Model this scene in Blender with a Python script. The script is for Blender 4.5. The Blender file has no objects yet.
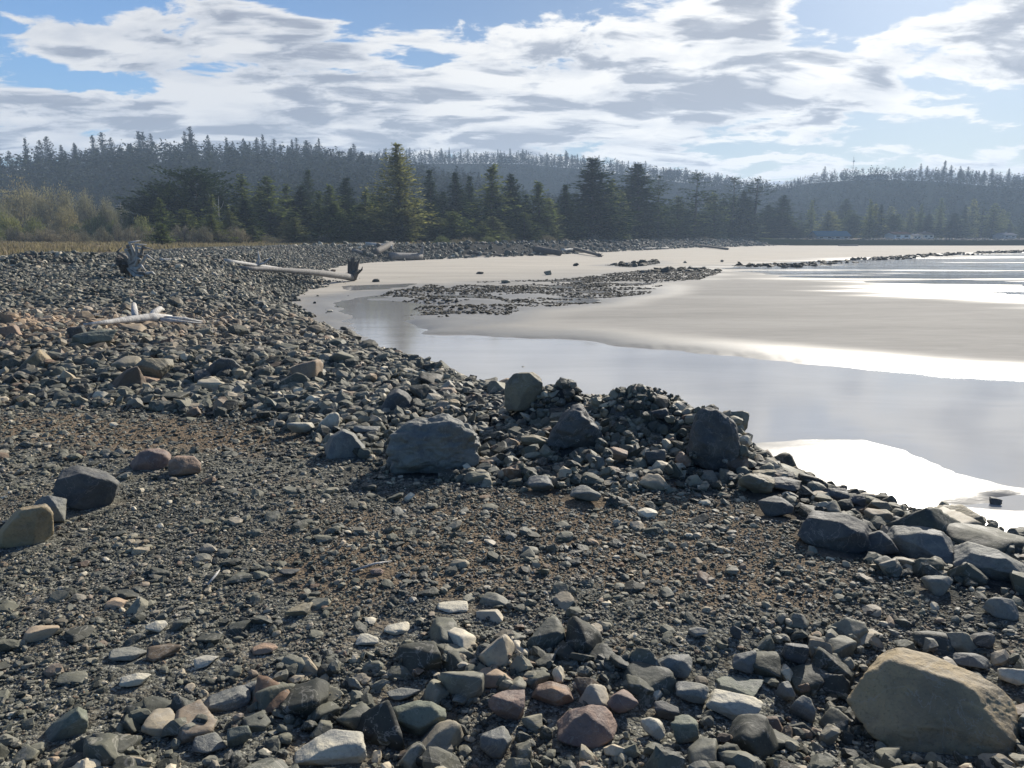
import bpy, bmesh, math, random
import numpy as np
from mathutils import Vector, Matrix, Euler

SC = bpy.context.scene
W_, H_ = 1024, 768
# ------------------------------------------------------------------ camera
F = 773.0
HAZE = 0.00033
PITCH = math.radians(10.84)
CAM = np.array([0.0, 0.0, 4.2])
cam_data = bpy.data.cameras.new('camera')
cam_data.sensor_fit = 'HORIZONTAL'
cam_data.sensor_width = 36.0
cam_data.lens = 36.0 * F / W_
cam_data.clip_start = 0.05
cam_data.clip_end = 9000
camera = bpy.data.objects.new('camera', cam_data)
camera.location = CAM
camera.rotation_euler = (math.pi / 2 - PITCH, 0, 0)
SC.collection.objects.link(camera)
SC.camera = camera
# ------------------------------------------------------------------ exposure
SC.view_settings.view_transform = 'Standard'
SC.view_settings.look = 'None'
SC.view_settings.gamma = 1.0
SC.view_settings.use_curve_mapping = False
SC.view_settings.exposure = 0.72
# ------------------------------------------------------------------ sun and sky
SUN_AZ, SUN_EL = 30.0, 28.0        # azimuth to the right of the view axis, elevation
sun = bpy.data.lights.new('sun', 'SUN')
sun.energy = 5.0
sun.angle = math.radians(0.53)
sun.color = (1.0, 0.93, 0.82)
sun_o = bpy.data.objects.new('sun', sun)
sun_o.rotation_euler = Euler((math.radians(90 - SUN_EL), 0, math.radians(180 - SUN_AZ)), 'XYZ')
SC.collection.objects.link(sun_o)
sd_ = Vector((math.sin(math.radians(SUN_AZ)) * math.cos(math.radians(SUN_EL)),
              math.cos(math.radians(SUN_AZ)) * math.cos(math.radians(SUN_EL)), math.sin(math.radians(SUN_EL))))
sun_o.rotation_euler = sd_.to_track_quat('Z', 'Y').to_euler()
SC.cycles.use_denoising = True
SC.cycles.max_bounces = 6
SC.cycles.diffuse_bounces = 2
SC.cycles.glossy_bounces = 2
SC.cycles.volume_bounces = 1
SC.cycles.transparent_max_bounces = 6
SC.cycles.sample_clamp_indirect = 6
SC.cycles.sample_clamp_direct = 20


class NT:
    """short hand for building node trees"""
    def __init__(self, tree):
        self.t = tree
        for n in list(tree.nodes):
            tree.nodes.remove(n)

    def n(self, kind, **kw):
        node = self.t.nodes.new(kind)
        ins = kw.pop('ins', {})
        for k, v in kw.items():
            setattr(node, k, v)
        for k, v in ins.items():
            self.set(node.inputs[k], v)
        return node

    def set(self, sock, v):
        if isinstance(v, bpy.types.NodeSocket):
            self.t.links.new(v, sock)
        else:
            if sock.type == 'RGBA' and isinstance(v, tuple) and len(v) == 3:
                v = v + (1.0,)
            sock.default_value = v

    def m(self, op, a, b=None, c=None, clamp=False):
        node = self.t.nodes.new('ShaderNodeMath')
        node.operation = op
        node.use_clamp = clamp
        self.set(node.inputs[0], a)
        if b is not None:
            self.set(node.inputs[1], b)
        if c is not None:
            self.set(node.inputs[2], c)
        return node.outputs[0]

    def vm(self, op, a, b=None, scale=None):
        node = self.t.nodes.new('ShaderNodeVectorMath')
        node.operation = op
        self.set(node.inputs[0], a)
        if b is not None:
            self.set(node.inputs[1], b)
        if scale is not None:
            self.set(node.inputs['Scale'], scale)
        return node.outputs['Value'] if op in ('DOT_PRODUCT', 'LENGTH') else node.outputs[0]

    def noise(self, vec, scale, detail=4, rough=0.55, dist=0.0, lac=2.0):
        node = self.n('ShaderNodeTexNoise', ins={'Scale': scale, 'Detail': detail, 'Roughness': rough, 'Distortion': dist, 'Lacunarity': lac})
        if vec is not None:
            self.set(node.inputs['Vector'], vec)
        return node.outputs['Fac']

    def ramp(self, fac, stops, interp='LINEAR'):
        node = self.n('ShaderNodeValToRGB')
        cr = node.color_ramp
        cr.interpolation = interp
        while len(cr.elements) < len(stops):
            cr.elements.new(0.5)
        for e, (p, c) in zip(cr.elements, stops):
            e.position = p
            e.color = (c + (1.0,)) if len(c) == 3 else c
        self.set(node.inputs[0], fac)
        return node.outputs[0]

    def map(self, v, a, b, c=0.0, d=1.0, smooth=True):
        node = self.n('ShaderNodeMapRange')
        node.interpolation_type = 'SMOOTHSTEP' if smooth else 'LINEAR'
        self.set(node.inputs[0], v)
        for i, q in enumerate((a, b, c, d)):
            node.inputs[i + 1].default_value = q
        return node.outputs[0]

    def mix(self, fac, a, b, mode='MIX'):
        node = self.n('ShaderNodeMix', data_type='RGBA', blend_type=mode)
        self.set(node.inputs[0], fac)
        self.set(node.inputs[6], a)
        self.set(node.inputs[7], b)
        return node.outputs[2]

    def attr(self, name):
        return self.n('ShaderNodeAttribute', attribute_name=name).outputs['Fac']

    def pos(self):
        return self.n('ShaderNodeNewGeometry').outputs['Position']

    def xyz(self, v):
        s = self.n('ShaderNodeSeparateXYZ', ins={0: v})
        return s.outputs[0], s.outputs[1], s.outputs[2]

    def comb(self, x, y, z):
        return self.n('ShaderNodeCombineXYZ', ins={0: x, 1: y, 2: z}).outputs[0]


world = bpy.data.worlds.new('World')
SC.world = world
world.use_nodes = True
nt = NT(world.node_tree)
sky = nt.n('ShaderNodeTexSky', sky_type='NISHITA', sun_disc=False)
sky.sun_elevation = math.radians(SUN_EL)
sky.sun_rotation = math.radians(SUN_AZ)
sky.air_density = 1.2
sky.dust_density = 1.0
sky.ozone_density = 1.5
dirv = nt.n('ShaderNodeTexCoord').outputs['Generated']
dx, dy, dz = nt.xyz(dirv)
az = nt.m('MULTIPLY', nt.m('ARCTAN2', dx, dy), 57.29578)
el = nt.m('MULTIPLY', nt.m('ARCSINE', dz), 57.29578)
inv = nt.m('DIVIDE', 1.0, nt.m('ADD', nt.m('MAXIMUM', dz, 0.0), 0.17))
u = nt.m('MULTIPLY', dx, inv)
v = nt.m('MULTIPLY', dy, inv)
uv = nt.comb(u, nt.m('MULTIPLY', v, 1.0), 3.7)
wob = nt.noise(uv, 1.3, 3)
uvw = nt.vm('ADD', uv, nt.comb(nt.m('MULTIPLY', wob, 0.55), nt.m('MULTIPLY', wob, 0.3), 0.0))
sunuv = (math.sin(math.radians(SUN_AZ)) * 0.22, math.cos(math.radians(SUN_AZ)) * 0.22 * -1.0, 0.0)


def dens(vec):
    a = nt.noise(vec, 0.95, 2, 0.5)
    b = nt.noise(nt.vm('MULTIPLY', vec, (1.0, 1.25, 1.0)), 3.0, 10, 0.60)
    return nt.m('ADD', nt.m('MULTIPLY', a, 0.50), nt.m('MULTIPLY', b, 0.62))


def blob(a0, e0, sa, se, amp):
    p = nt.m('POWER', nt.m('DIVIDE', nt.m('SUBTRACT', az, a0), sa), 2.0)
    q = nt.m('POWER', nt.m('DIVIDE', nt.m('SUBTRACT', el, e0), se), 2.0)
    g = nt.m('EXPONENT', nt.m('MULTIPLY', nt.m('ADD', p, q), -1.0))
    return nt.m('MULTIPLY', g, amp)


d0 = dens(uvw)
d1 = dens(nt.vm('ADD', uvw, (-0.10, -0.17, 0.0)))
bias = blob(-10, 9.5, 25, 5.6, 0.17)
for args in [(-32, 14.6, 9, 1.8, -0.2), (-13, 16.4, 7, 1.5, -0.22), (-27, 11.6, 5, 1.1, .12), (-20, 13.6, 7, 1.3, .08), (31, 8.0, 8, 3.2, -0.15), (31, 2.6, 9, 1.3, 0.12), (18, 9.5, 9, 1.6, .06), (22, 13.5, 4, 1.5, -0.12),
             (-25, 9.2, 6, 0.8, -0.13), (-33, 7.0, 4, .8, -.08), (-6, 11.5, 3, .7, -.07), (34, 12.5, 5, 1.8, 0.12), (14, 11, 9, 3.0, 0.09), (30, 3.2, 14, 1.2, 0.10),
             (2, 15.6, 6, 1.5, -0.06), (-14, 4.2, 24, 2.6, 0.10), (15, 30, 26, 12, 0.08), (36, 30, 22, 10, 0.05)]:
    bias = nt.m('ADD', bias, blob(*args))
dd = nt.m('ADD', d0, bias)
back = nt.map(dy, 0.35, -0.25, 0.0, -0.30)  # unseen sky behind the camera kept clearer of cloud to cut the fill light
high = nt.map(dz, 0.65, 0.85, 0.0, -0.12)  # same thinning for the unseen sky overhead
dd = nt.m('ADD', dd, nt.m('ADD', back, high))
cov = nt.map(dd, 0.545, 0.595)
rows_n = nt.noise(nt.vm('MULTIPLY', uvw, (1.0, 1.9, 1.0)), 2.6, 7, 0.55)
thick = nt.m('MULTIPLY', nt.map(dd, 0.57, 0.68), nt.m('ADD', 0.20, nt.map(rows_n, 0.42, 0.58)))
lit = nt.m('SUBTRACT', d0, d1)
shade = nt.m('SUBTRACT', thick, nt.m('MULTIPLY', lit, 3.5), clamp=True)
# forward scattering: clouds near the sun are brighter
sdot = nt.vm('DOT_PRODUCT', dirv, tuple(sd_))
glow = nt.map(sdot, 0.62, 1.0, 0.0, 1.0)
ccol = nt.ramp(shade, [(0.0, (7.6, 7.5, 7.3)), (0.4, (5.9, 6.0, 6.2)), (0.75, (3.7, 3.9, 4.35)), (1.0, (2.8, 3.0, 3.5))])
ccol = nt.mix(1.0, ccol, nt.mix(glow, (0.86, 0.86, 0.87), (1.22, 1.2, 1.16)), 'MULTIPLY')
skyc = nt.mix(1.0, sky.outputs[0], nt.mix(nt.map(sdot, .45, 1.0), (0.42, 0.66, 1.0), (.28, .35, .48)), 'MULTIPLY')
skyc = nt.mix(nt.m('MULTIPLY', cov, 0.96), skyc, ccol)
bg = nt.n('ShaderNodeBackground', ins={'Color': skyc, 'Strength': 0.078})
wo = nt.n('ShaderNodeOutputWorld', ins={'Surface': bg.outputs[0]})

# ------------------------------------------------------------------ helpers: pixels of the photo <-> points of the place (used once, to survey it)
cp, sp = math.cos(PITCH), math.sin(PITCH)


def ray(px, py):
    a = (px - 512) / F
    b = (384 - py) / F
    d = np.array([a, cp + b * sp, -sp + b * cp])
    return d


def at_z(px, py, z=0.0):
    d = ray(px, py)
    t = (z - CAM[2]) / d[2]
    return CAM + d * t


def at_y(px, py, y):
    d = ray(px, py)
    return CAM + d * (y / d[1])


def project(p):
    x, y, z = p[..., 0], p[..., 1], p[..., 2] - CAM[2]
    dep = y * cp - z * sp
    up = y * sp + z * cp
    dep = np.where(dep < 0.05, 0.05, dep)
    return 512 + F * x / dep, 384 - F * up / dep, dep


def zpoly(pts, z=0.0):
    return np.array([at_z(a, b, z)[:2] for a, b in pts])


def inside(x, y, poly):
    r = np.zeros(x.shape, bool)
    n = len(poly)
    for i in range(n):
        x1, y1 = poly[i]
        x2, y2 = poly[(i + 1) % n]
        if y1 == y2:
            continue
        c = ((y1 > y) != (y2 > y)) & (x < (x2 - x1) * (y - y1) / (y2 - y1) + x1)
        r ^= c
    return r


def pdist(x, y, line, closed=False):
    best = np.full(x.shape, 1e18)
    n = len(line)
    for i in range(n if closed else n - 1):
        x1, y1 = line[i]
        x2, y2 = line[(i + 1) % n]
        vx, vy = x2 - x1, y2 - y1
        t = np.clip(((x - x1) * vx + (y - y1) * vy) / (vx * vx + vy * vy + 1e-12), 0, 1)
        best = np.minimum(best, (x - x1 - t * vx) ** 2 + (y - y1 - t * vy) ** 2)
    return np.sqrt(best)


def sdf(x, y, poly):
    d = pdist(x, y, poly, True)
    return np.where(inside(x, y, poly), -d, d)


def sstep(a, b, x):
    t = np.clip((x - a) / (b - a), 0, 1)
    return t * t * (3 - 2 * t)


def _hash(ix, iy, iz):
    h = (ix.astype(np.int64) * 374761393 + iy.astype(np.int64) * 668265263 + iz.astype(np.int64) * 2147483647 // 7) & 0xffffffff
    h = ((h ^ (h >> 13)) * 1274126177) & 0xffffffff
    h = ((h ^ (h >> 16)) * 2246822519) & 0xffffffff
    return ((h ^ (h >> 15)) & 0xffffff) / float(0xffffff)


def vnoise(x, y, z=None):
    if z is None:
        z = np.zeros_like(x)
    ix, iy, iz = np.floor(x), np.floor(y), np.floor(z)
    fx, fy, fz = x - ix, y - iy, z - iz
    fx, fy, fz = fx * fx * (3 - 2 * fx), fy * fy * (3 - 2 * fy), fz * fz * (3 - 2 * fz)
    r = 0
    for a in (0, 1):
        for b in (0, 1):
            for c in (0, 1):
                w = (fx if a else 1 - fx) * (fy if b else 1 - fy) * (fz if c else 1 - fz)
                r = r + w * _hash(ix + a, iy + b, iz + c)
    return r


def fbm(x, y, z=None, oct=4, gain=0.5):
    if z is None:
        z = np.zeros_like(x)
    r, a, s = 0, 1.0, 0.0
    for o in range(oct):
        r = r + a * vnoise(x * 2 ** o + o * 17.3, y * 2 ** o + o * 9.1, z * 2 ** o + o * 5.7)
        s += a
        a *= gain
    return r / s


def raw_mesh(name, verts, faces_flat, counts, smooth=False):
    me = bpy.data.meshes.new(name)
    verts = np.asarray(verts, np.float32)
    faces_flat = np.asarray(faces_flat, np.int32).ravel()
    me.vertices.add(len(verts))
    me.vertices.foreach_set('co', verts.ravel())
    me.loops.add(len(faces_flat))
    me.loops.foreach_set('vertex_index', faces_flat)
    if isinstance(counts, int):
        nf = len(faces_flat) // counts
        st = np.arange(nf, dtype=np.int32) * counts
    else:
        counts = np.asarray(counts, np.int32)
        nf = len(counts)
        st = np.concatenate([[0], np.cumsum(counts)[:-1]]).astype(np.int32)
    me.polygons.add(nf)
    me.polygons.foreach_set('loop_start', st)
    me.update(calc_edges=True)
    me.polygons.foreach_set('use_smooth', np.full(nf, smooth, dtype=bool))
    return me


def link(name, me, mat=None, parent=None, loc=None, rot=None, scale=None):
    o = bpy.data.objects.new(name, me)
    SC.collection.objects.link(o)
    if mat is not None and me is not None and not me.materials:
        me.materials.append(mat)
    if parent is not None:
        o.parent = parent
    if loc is not None:
        o.location = loc
    if rot is not None:
        o.rotation_euler = rot
    if scale is not None:
        o.scale = scale
    return o


def tag(o, label=None, cat=None, group=None, kind=None):
    if label:
        assert 4 <= len(label.split()) <= 16, label
        o['label'] = label
    if cat:
        o['category'] = cat
    if group:
        o['group'] = group
    if kind:
        o['kind'] = kind
    return o


def attr_f(me, name, arr):
    a = me.attributes.new(name, 'FLOAT', 'POINT')
    a.data.foreach_set('value', np.asarray(arr, np.float32))


ORD = ['nearest', 'second', 'third', 'fourth', 'fifth', 'sixth', 'seventh', 'eighth', 'ninth', 'tenth', 'eleventh', 'twelfth', 'thirteenth',
       'fourteenth', 'fifteenth', 'sixteenth', 'seventeenth', 'eighteenth', 'nineteenth', 'twentieth']


def ordinal(k):
    """0 -> first, 22 -> twenty-third"""
    base = ['first'] + ORD[1:]
    if k < 20:
        return base[k]
    t, r = divmod(k + 1, 10)
    tens = {2: 'twent', 3: 'thirt', 4: 'fort', 5: 'fift', 6: 'sixt', 7: 'sevent', 8: 'eight', 9: 'ninet'}
    if t >= 10:
        return 'hundred and ' + ordinal(k - 100) if k >= 100 else 'hundredth'
    return tens[t] + 'ieth' if r == 0 else tens[t] + 'y-' + base[r - 1]
# ------------------------------------------------------------------ terrain survey
TOE = np.array([(40, -30), (24, -12), (12.0, 3), (8.2, 8), (6.7, 10.7), (4.8, 12.6), (2.3, 15.4), (0, 18.6), (-2.2, 20.8), (-4.9, 24), (-7.8, 31),
                (-12.2, 43), (-15.0, 52), (-16.2, 60), (-16.5, 69), (-21, 85), (-25, 110), (-22, 127), (-15, 141), (1.7, 162), (23, 203),
                (59, 270), (114, 342), (192, 382), (287, 433), (600, 520), (3200, 900)], float)
BRK = np.array([(30, -30), (13, -12), (5.2, 0.5), (3.3, 3.0), (2.45, 4.1), (2.0, 4.9), (1.62, 5.7), (1.25, 6.8), (.3, 7.9), (-.6, 8.6), (-2.2, 11.5), (-5.2, 17), (-9.5, 26), (-15.5, 38),
                (-20.5, 50), (-23, 62), (-24, 72), (-30, 90), (-33, 112), (-28, 132), (-19, 146), (-2, 170), (19, 212), (56, 282), (112, 356),
                (190, 398), (286, 450), (600, 545), (3200, 930)], float)
SANDP = np.vstack([TOE, [(3200, -30)]])
LANDP = np.vstack([BRK, [(3200, 3200), (-3200, 3200), (-3200, -60), (30, -60)]])

CHAN = zpoly([(335, 300), (352, 330), (388, 362), (425, 372), (465, 386), (500, 404), (560, 430), (640, 446), (735, 446), (800, 441), (862, 441), (892, 450),
              (948, 474), (1000, 488), (1100, 503), (1500, 560), (1500, 430), (1100, 388), (1024, 380), (940, 375), (860, 368), (740, 357), (640, 347), (560, 338), (470, 335),
              (430, 334), (410, 318), (420, 305), (380, 294)])
POOL = [zpoly(p) for p in ([(930, 505), (960, 500), (1010, 498), (1070, 505), (1060, 516), (1000, 514), (950, 510)],
                           [(985, 497), (1015, 492), (1060, 498), (1040, 503), (1000, 503)],
                           [(360, 305), (400, 292), (440, 288), (470, 296), (440, 304), (400, 312)],
                           [(330, 286), (420, 283), (400, 289), (340, 292)])]
SEA = zpoly([(1024, 297), (960, 292), (900, 287), (830, 281), (770, 276), (735, 271), (760, 264), (820, 261), (900, 257), (1024, 251), (1400, 246),
             (2600, 243), (2600, 330), (1300, 312)])
REEFS = [zpoly([(430, 294), (470, 283), (560, 280), (640, 271), (700, 268), (724, 272), (700, 280), (660, 284), (600, 290), (520, 294)]),
         zpoly([(495, 296), (560, 291), (620, 287), (662, 286), (650, 294), (618, 298), (600, 304), (540, 309), (505, 306)]),
         zpoly([(360, 300), (430, 285), (500, 297), (520, 310), (500, 322), (440, 330), (400, 318)]),
         zpoly([(605, 266), (655, 261.5), (660, 264), (630, 268)]),
         zpoly([(730, 266), (790, 264), (860, 259), (940, 254), (1030, 250.5), (1030, 252), (930, 257.5), (850, 263.5), (790, 268)])]
GLARE = zpoly([(735, 446), (862, 440), (892, 450), (948, 474), (1100, 500), (1100, 540), (900, 540), (735, 500)])
FLAT = np.vstack([zpoly([(-900, 398), (0, 402), (120, 404), (250, 420), (330, 455), (400, 478), (480, 490), (600, 492), (690, 486), (760, 500), (830, 545), (880, 580), (1040, 620), (1150, 700)], 2.55),
                  [(1.4, 1.0), (-30, 1.0)]])
RUBBLE = np.vstack([zpoly([(-40, 790), (100, 740), (190, 690), (330, 655), (430, 640), (520, 640), (570, 632), (660, 668), (700, 630), (760, 620), (840, 630), (1040, 660)], 2.52), [(4, 1.2), (-3, 1.2)]])


def land_t(x, y):
    s, l = inside(x, y, SANDP), inside(x, y, LANDP)
    dt, db = pdist(x, y, TOE), pdist(x, y, BRK)
    t = dt / (dt + db + 1e-6)
    t = np.where(s, 0.0, np.where(l, 1.0, t))
    return t, np.where(l, db, -db), np.where(s, -dt, dt)


MOUNDS = [(1.02, 6.15, .46, .34, .34), (0.42, 6.6, .34, .25, .34), (1.62, 5.75, .26, .3, .26), (.75, 5.8, .8, .5, .10),
          (-3.6, 9.6, 2.6, .9, .16), (-8.2, 11.5, 4.0, 1.8, .22), (-.9, 7.3, .9, .8, .06), (0.1, 2.4, 1.6, .5, -.05), (1.2, 2.6, .5, .4, -.10),
          (-28, 46, 3.2, 5, .55), (-36, 52, 9, 4, .5)]


def height(x, y):
    x = np.asarray(x, float)
    y = np.asarray(y, float)
    t, dl, ds = land_t(x, y)
    tt = np.clip(t, 0, 1)
    prof = tt * (1.0 + 0.35 * (1 - tt))
    prof = np.clip(prof, 0, 1)
    kx = sstep(-6, 0, x)
    prof = prof * (1 - kx) + tt ** 1.35 * kx
    land = 2.55 * prof
    # inland the ground falls off a little behind the berm, then rises under the woods
    far = np.clip(dl, 0, None)
    land = land + (0.25 * sstep(14, 34, far) - .12 * np.exp(-((far - 12) / 3) ** 2)) * (t >= 1) + 0.010 * np.clip(far - 120, 0, 400) * (t >= 1)
    near = np.exp(-((x / 40) ** 2 + (y / 60) ** 2))
    amp = np.clip(dl + 1.5, 0, 4) / 4 * (t > 0)
    land = land + (t > 0) * ((fbm(x * .25 + 3, y * .25, oct=3) - .5) * .25 * np.clip(np.abs(y) / 18, 0.10, 1.0)
                             + (fbm(x * 1.3, y * 1.3 + 8, oct=3) - .5) * .08 + (fbm(x * 7, y * 7, oct=2) - .5) * 0.025 * near)
    for mx, my, sx, sy, a in MOUNDS:
        land = land + a * np.exp(-((x - mx) / sx) ** 2 - ((y - my) / sy) ** 2)
    # sand
    sand = 0.075 + (fbm(x * .05, y * .09 + 5, oct=3) - .5) * .06
    c = sdf(x, y, CHAN)
    sand = sand + 0.05 * np.exp(-((c - 2.2) / 2.0) ** 2) * (y > 18)
    wig = (fbm(x * .35, y * .8, oct=5, gain=.6) - .5) * 1.7
    sand = sand - 0.16 * sstep(0.6, -0.9, c + wig * np.clip(y / 30, .25, 1.2))
    for p in POOL:
        q = sdf(x, y, p)
        sc = np.clip(y / 14, .6, 5)
        sand = sand - 0.12 * sstep(0.3, -0.5, q / sc + wig * .3)
    q = sdf(x, y, SEA)
    streak = fbm(x * .009 + 4, y * .20 + x * .01, oct=4) - .5
    sand = sand - sstep(6, -10, q + streak * 24) * (0.15 + 0.22 * sstep(-20, -260, q)) + sstep(0, -10, q) * streak * .95
    for i, p in enumerate(REEFS[:4]):
        q = sdf(x, y, p)
        sand = sand - sstep(1.0, -1.5, q) * (fbm(x * .22, y * .5 + i * 7, oct=3) - .47) * 0.55
    sand = np.where(x * x + y * y > 9e6, -0.6, sand)
    k = sstep(0.0, 0.10, t)
    return sand * (1 - k) + (land + 0.075 * (1 - tt)) * k


def axis(lo, d0, d1, step, hi, ratio):
    a = list(np.arange(d0, d1 + 1e-9, step))
    s, p = step, d1
    while p < hi:
        s *= ratio
        p += s
        a.append(p)
    s, p = step, d0
    pre = []
    while p > lo:
        s *= ratio
        p -= s
        pre.append(p)
    return np.array(pre[::-1] + a)


gx = axis(-3000, -5.5, 5.5, 0.055, 3000, 1.0215)
gy = axis(-60, 1.6, 13.0, 0.055, 3000, 1.0200)
GX, GY = np.meshgrid(gx, gy)
GZ = np.concatenate([height(GX[i:i + 40], GY[i:i + 40]) for i in range(0, len(gy), 40)])
nx, ny = len(gx), len(gy)
idx = np.arange(nx * ny).reshape(ny, nx)
quads = np.stack([idx[:-1, :-1], idx[:-1, 1:], idx[1:, 1:], idx[1:, :-1]], -1).reshape(-1, 4)
ground_me = raw_mesh('ground', np.stack([GX, GY, GZ], -1).reshape(-1, 3), quads, 4, True)
T_, DL_, DS_ = land_t(GX, GY)
T_, DL_, DS_ = T_.ravel(), DL_.ravel(), DS_.ravel()
fx_, fy_ = GX.ravel(), GY.ravel()


def ground_z(x, y):
    """bilinear height of the ground sheet itself"""
    x = np.atleast_1d(np.asarray(x, float))
    y = np.atleast_1d(np.asarray(y, float))
    i = np.clip(np.searchsorted(gx, x) - 1, 0, nx - 2)
    j = np.clip(np.searchsorted(gy, y) - 1, 0, ny - 2)
    a = np.clip((x - gx[i]) / (gx[i + 1] - gx[i]), 0, 1)
    b = np.clip((y - gy[j]) / (gy[j + 1] - gy[j]), 0, 1)
    return (GZ[j, i] * (1 - a) * (1 - b) + GZ[j, i + 1] * a * (1 - b) + GZ[j + 1, i] * (1 - a) * b + GZ[j + 1, i + 1] * a * b)


def on_ground(px, py):
    """where the line of sight of a photo pixel meets the ground sheet"""
    d = ray(px, py)
    ys = np.concatenate([np.linspace(1.5, 15, 900), np.geomspace(15, 900, 1500)])
    t = ys / d[1]
    P = CAM + d[None, :] * t[:, None]
    g = ground_z(P[:, 0], P[:, 1])
    hit = np.where(P[:, 2] <= g)[0]
    k = hit[0] if len(hit) else len(ys) - 1
    return Vector((P[k, 0], P[k, 1], float(g[k])))


attr_f(ground_me, 'land', sstep(0.01, 0.06, T_))
gr = sstep(13, 17, DL_ + (fbm(fx_ * .15, fy_ * .15) - .5) * 10) * (fy_ > 30)
gr = np.maximum(gr, sstep(6, 10, DL_ + (fbm(fx_ * .2, fy_ * .2) - .5) * 3) * (fy_ > 105))
attr_f(ground_me, 'grassy', gr)
fl = sstep(0.25, -0.35, sdf(fx_, fy_, FLAT) + (fbm(fx_ * 2.3, fy_ * 2.3) - .5) * .6)
fl = np.maximum(fl, np.exp(-((DL_ - 11.5) / 3.0) ** 2) * (fy_ > 22))
attr_f(ground_me, 'flat', fl)
cd = sdf(fx_, fy_, CHAN)
seaq = sdf(fx_, fy_, SEA)
wet = sstep(5.0, 0.2, cd + (fbm(fx_ * .3, fy_ * .6) - .5) * 2)
wet = np.maximum(wet, sstep(0.6, -0.3, sdf(fx_, fy_, GLARE)))
wet = np.maximum(wet, sstep(9, 0, seaq + (fbm(fx_ * .01, fy_ * .2) - .5) * 30))
for p in REEFS:
    wet = np.maximum(wet, sstep(4, 0, sdf(fx_, fy_, p)))
attr_f(ground_me, 'wet', wet)
damp = np.maximum(wet, sstep(-40, 25, fx_ * 1.0 - (fy_ - 60) * .35 + (fbm(fx_ * .05, fy_ * .05) - .5) * 20) * sstep(118, 80, fy_))
attr_f(ground_me, 'damp', damp)
brown = np.zeros_like(fx_)
for px, py, sx, sy in [(640, 520, 1.5, .5), (720, 560, 1.0, .35), (545, 545, .9, .35), (420, 560, .7, .4), (150, 430, 2.2, .5)]:
    c0 = at_z(px, py, 2.55)
    brown = np.maximum(brown, np.exp(-((fx_ - c0[0]) / sx) ** 2 - ((fy_ - c0[1]) / sy) ** 2))
attr_f(ground_me, 'brown', brown)


def new_mat(name):
    m = bpy.data.materials.new(name)
    m.use_nodes = True
    return m, NT(m.node_tree)


def finish(nt, bsdf):
    nt.n('ShaderNodeOutputMaterial', ins={'Surface': bsdf.outputs[0]})


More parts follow.
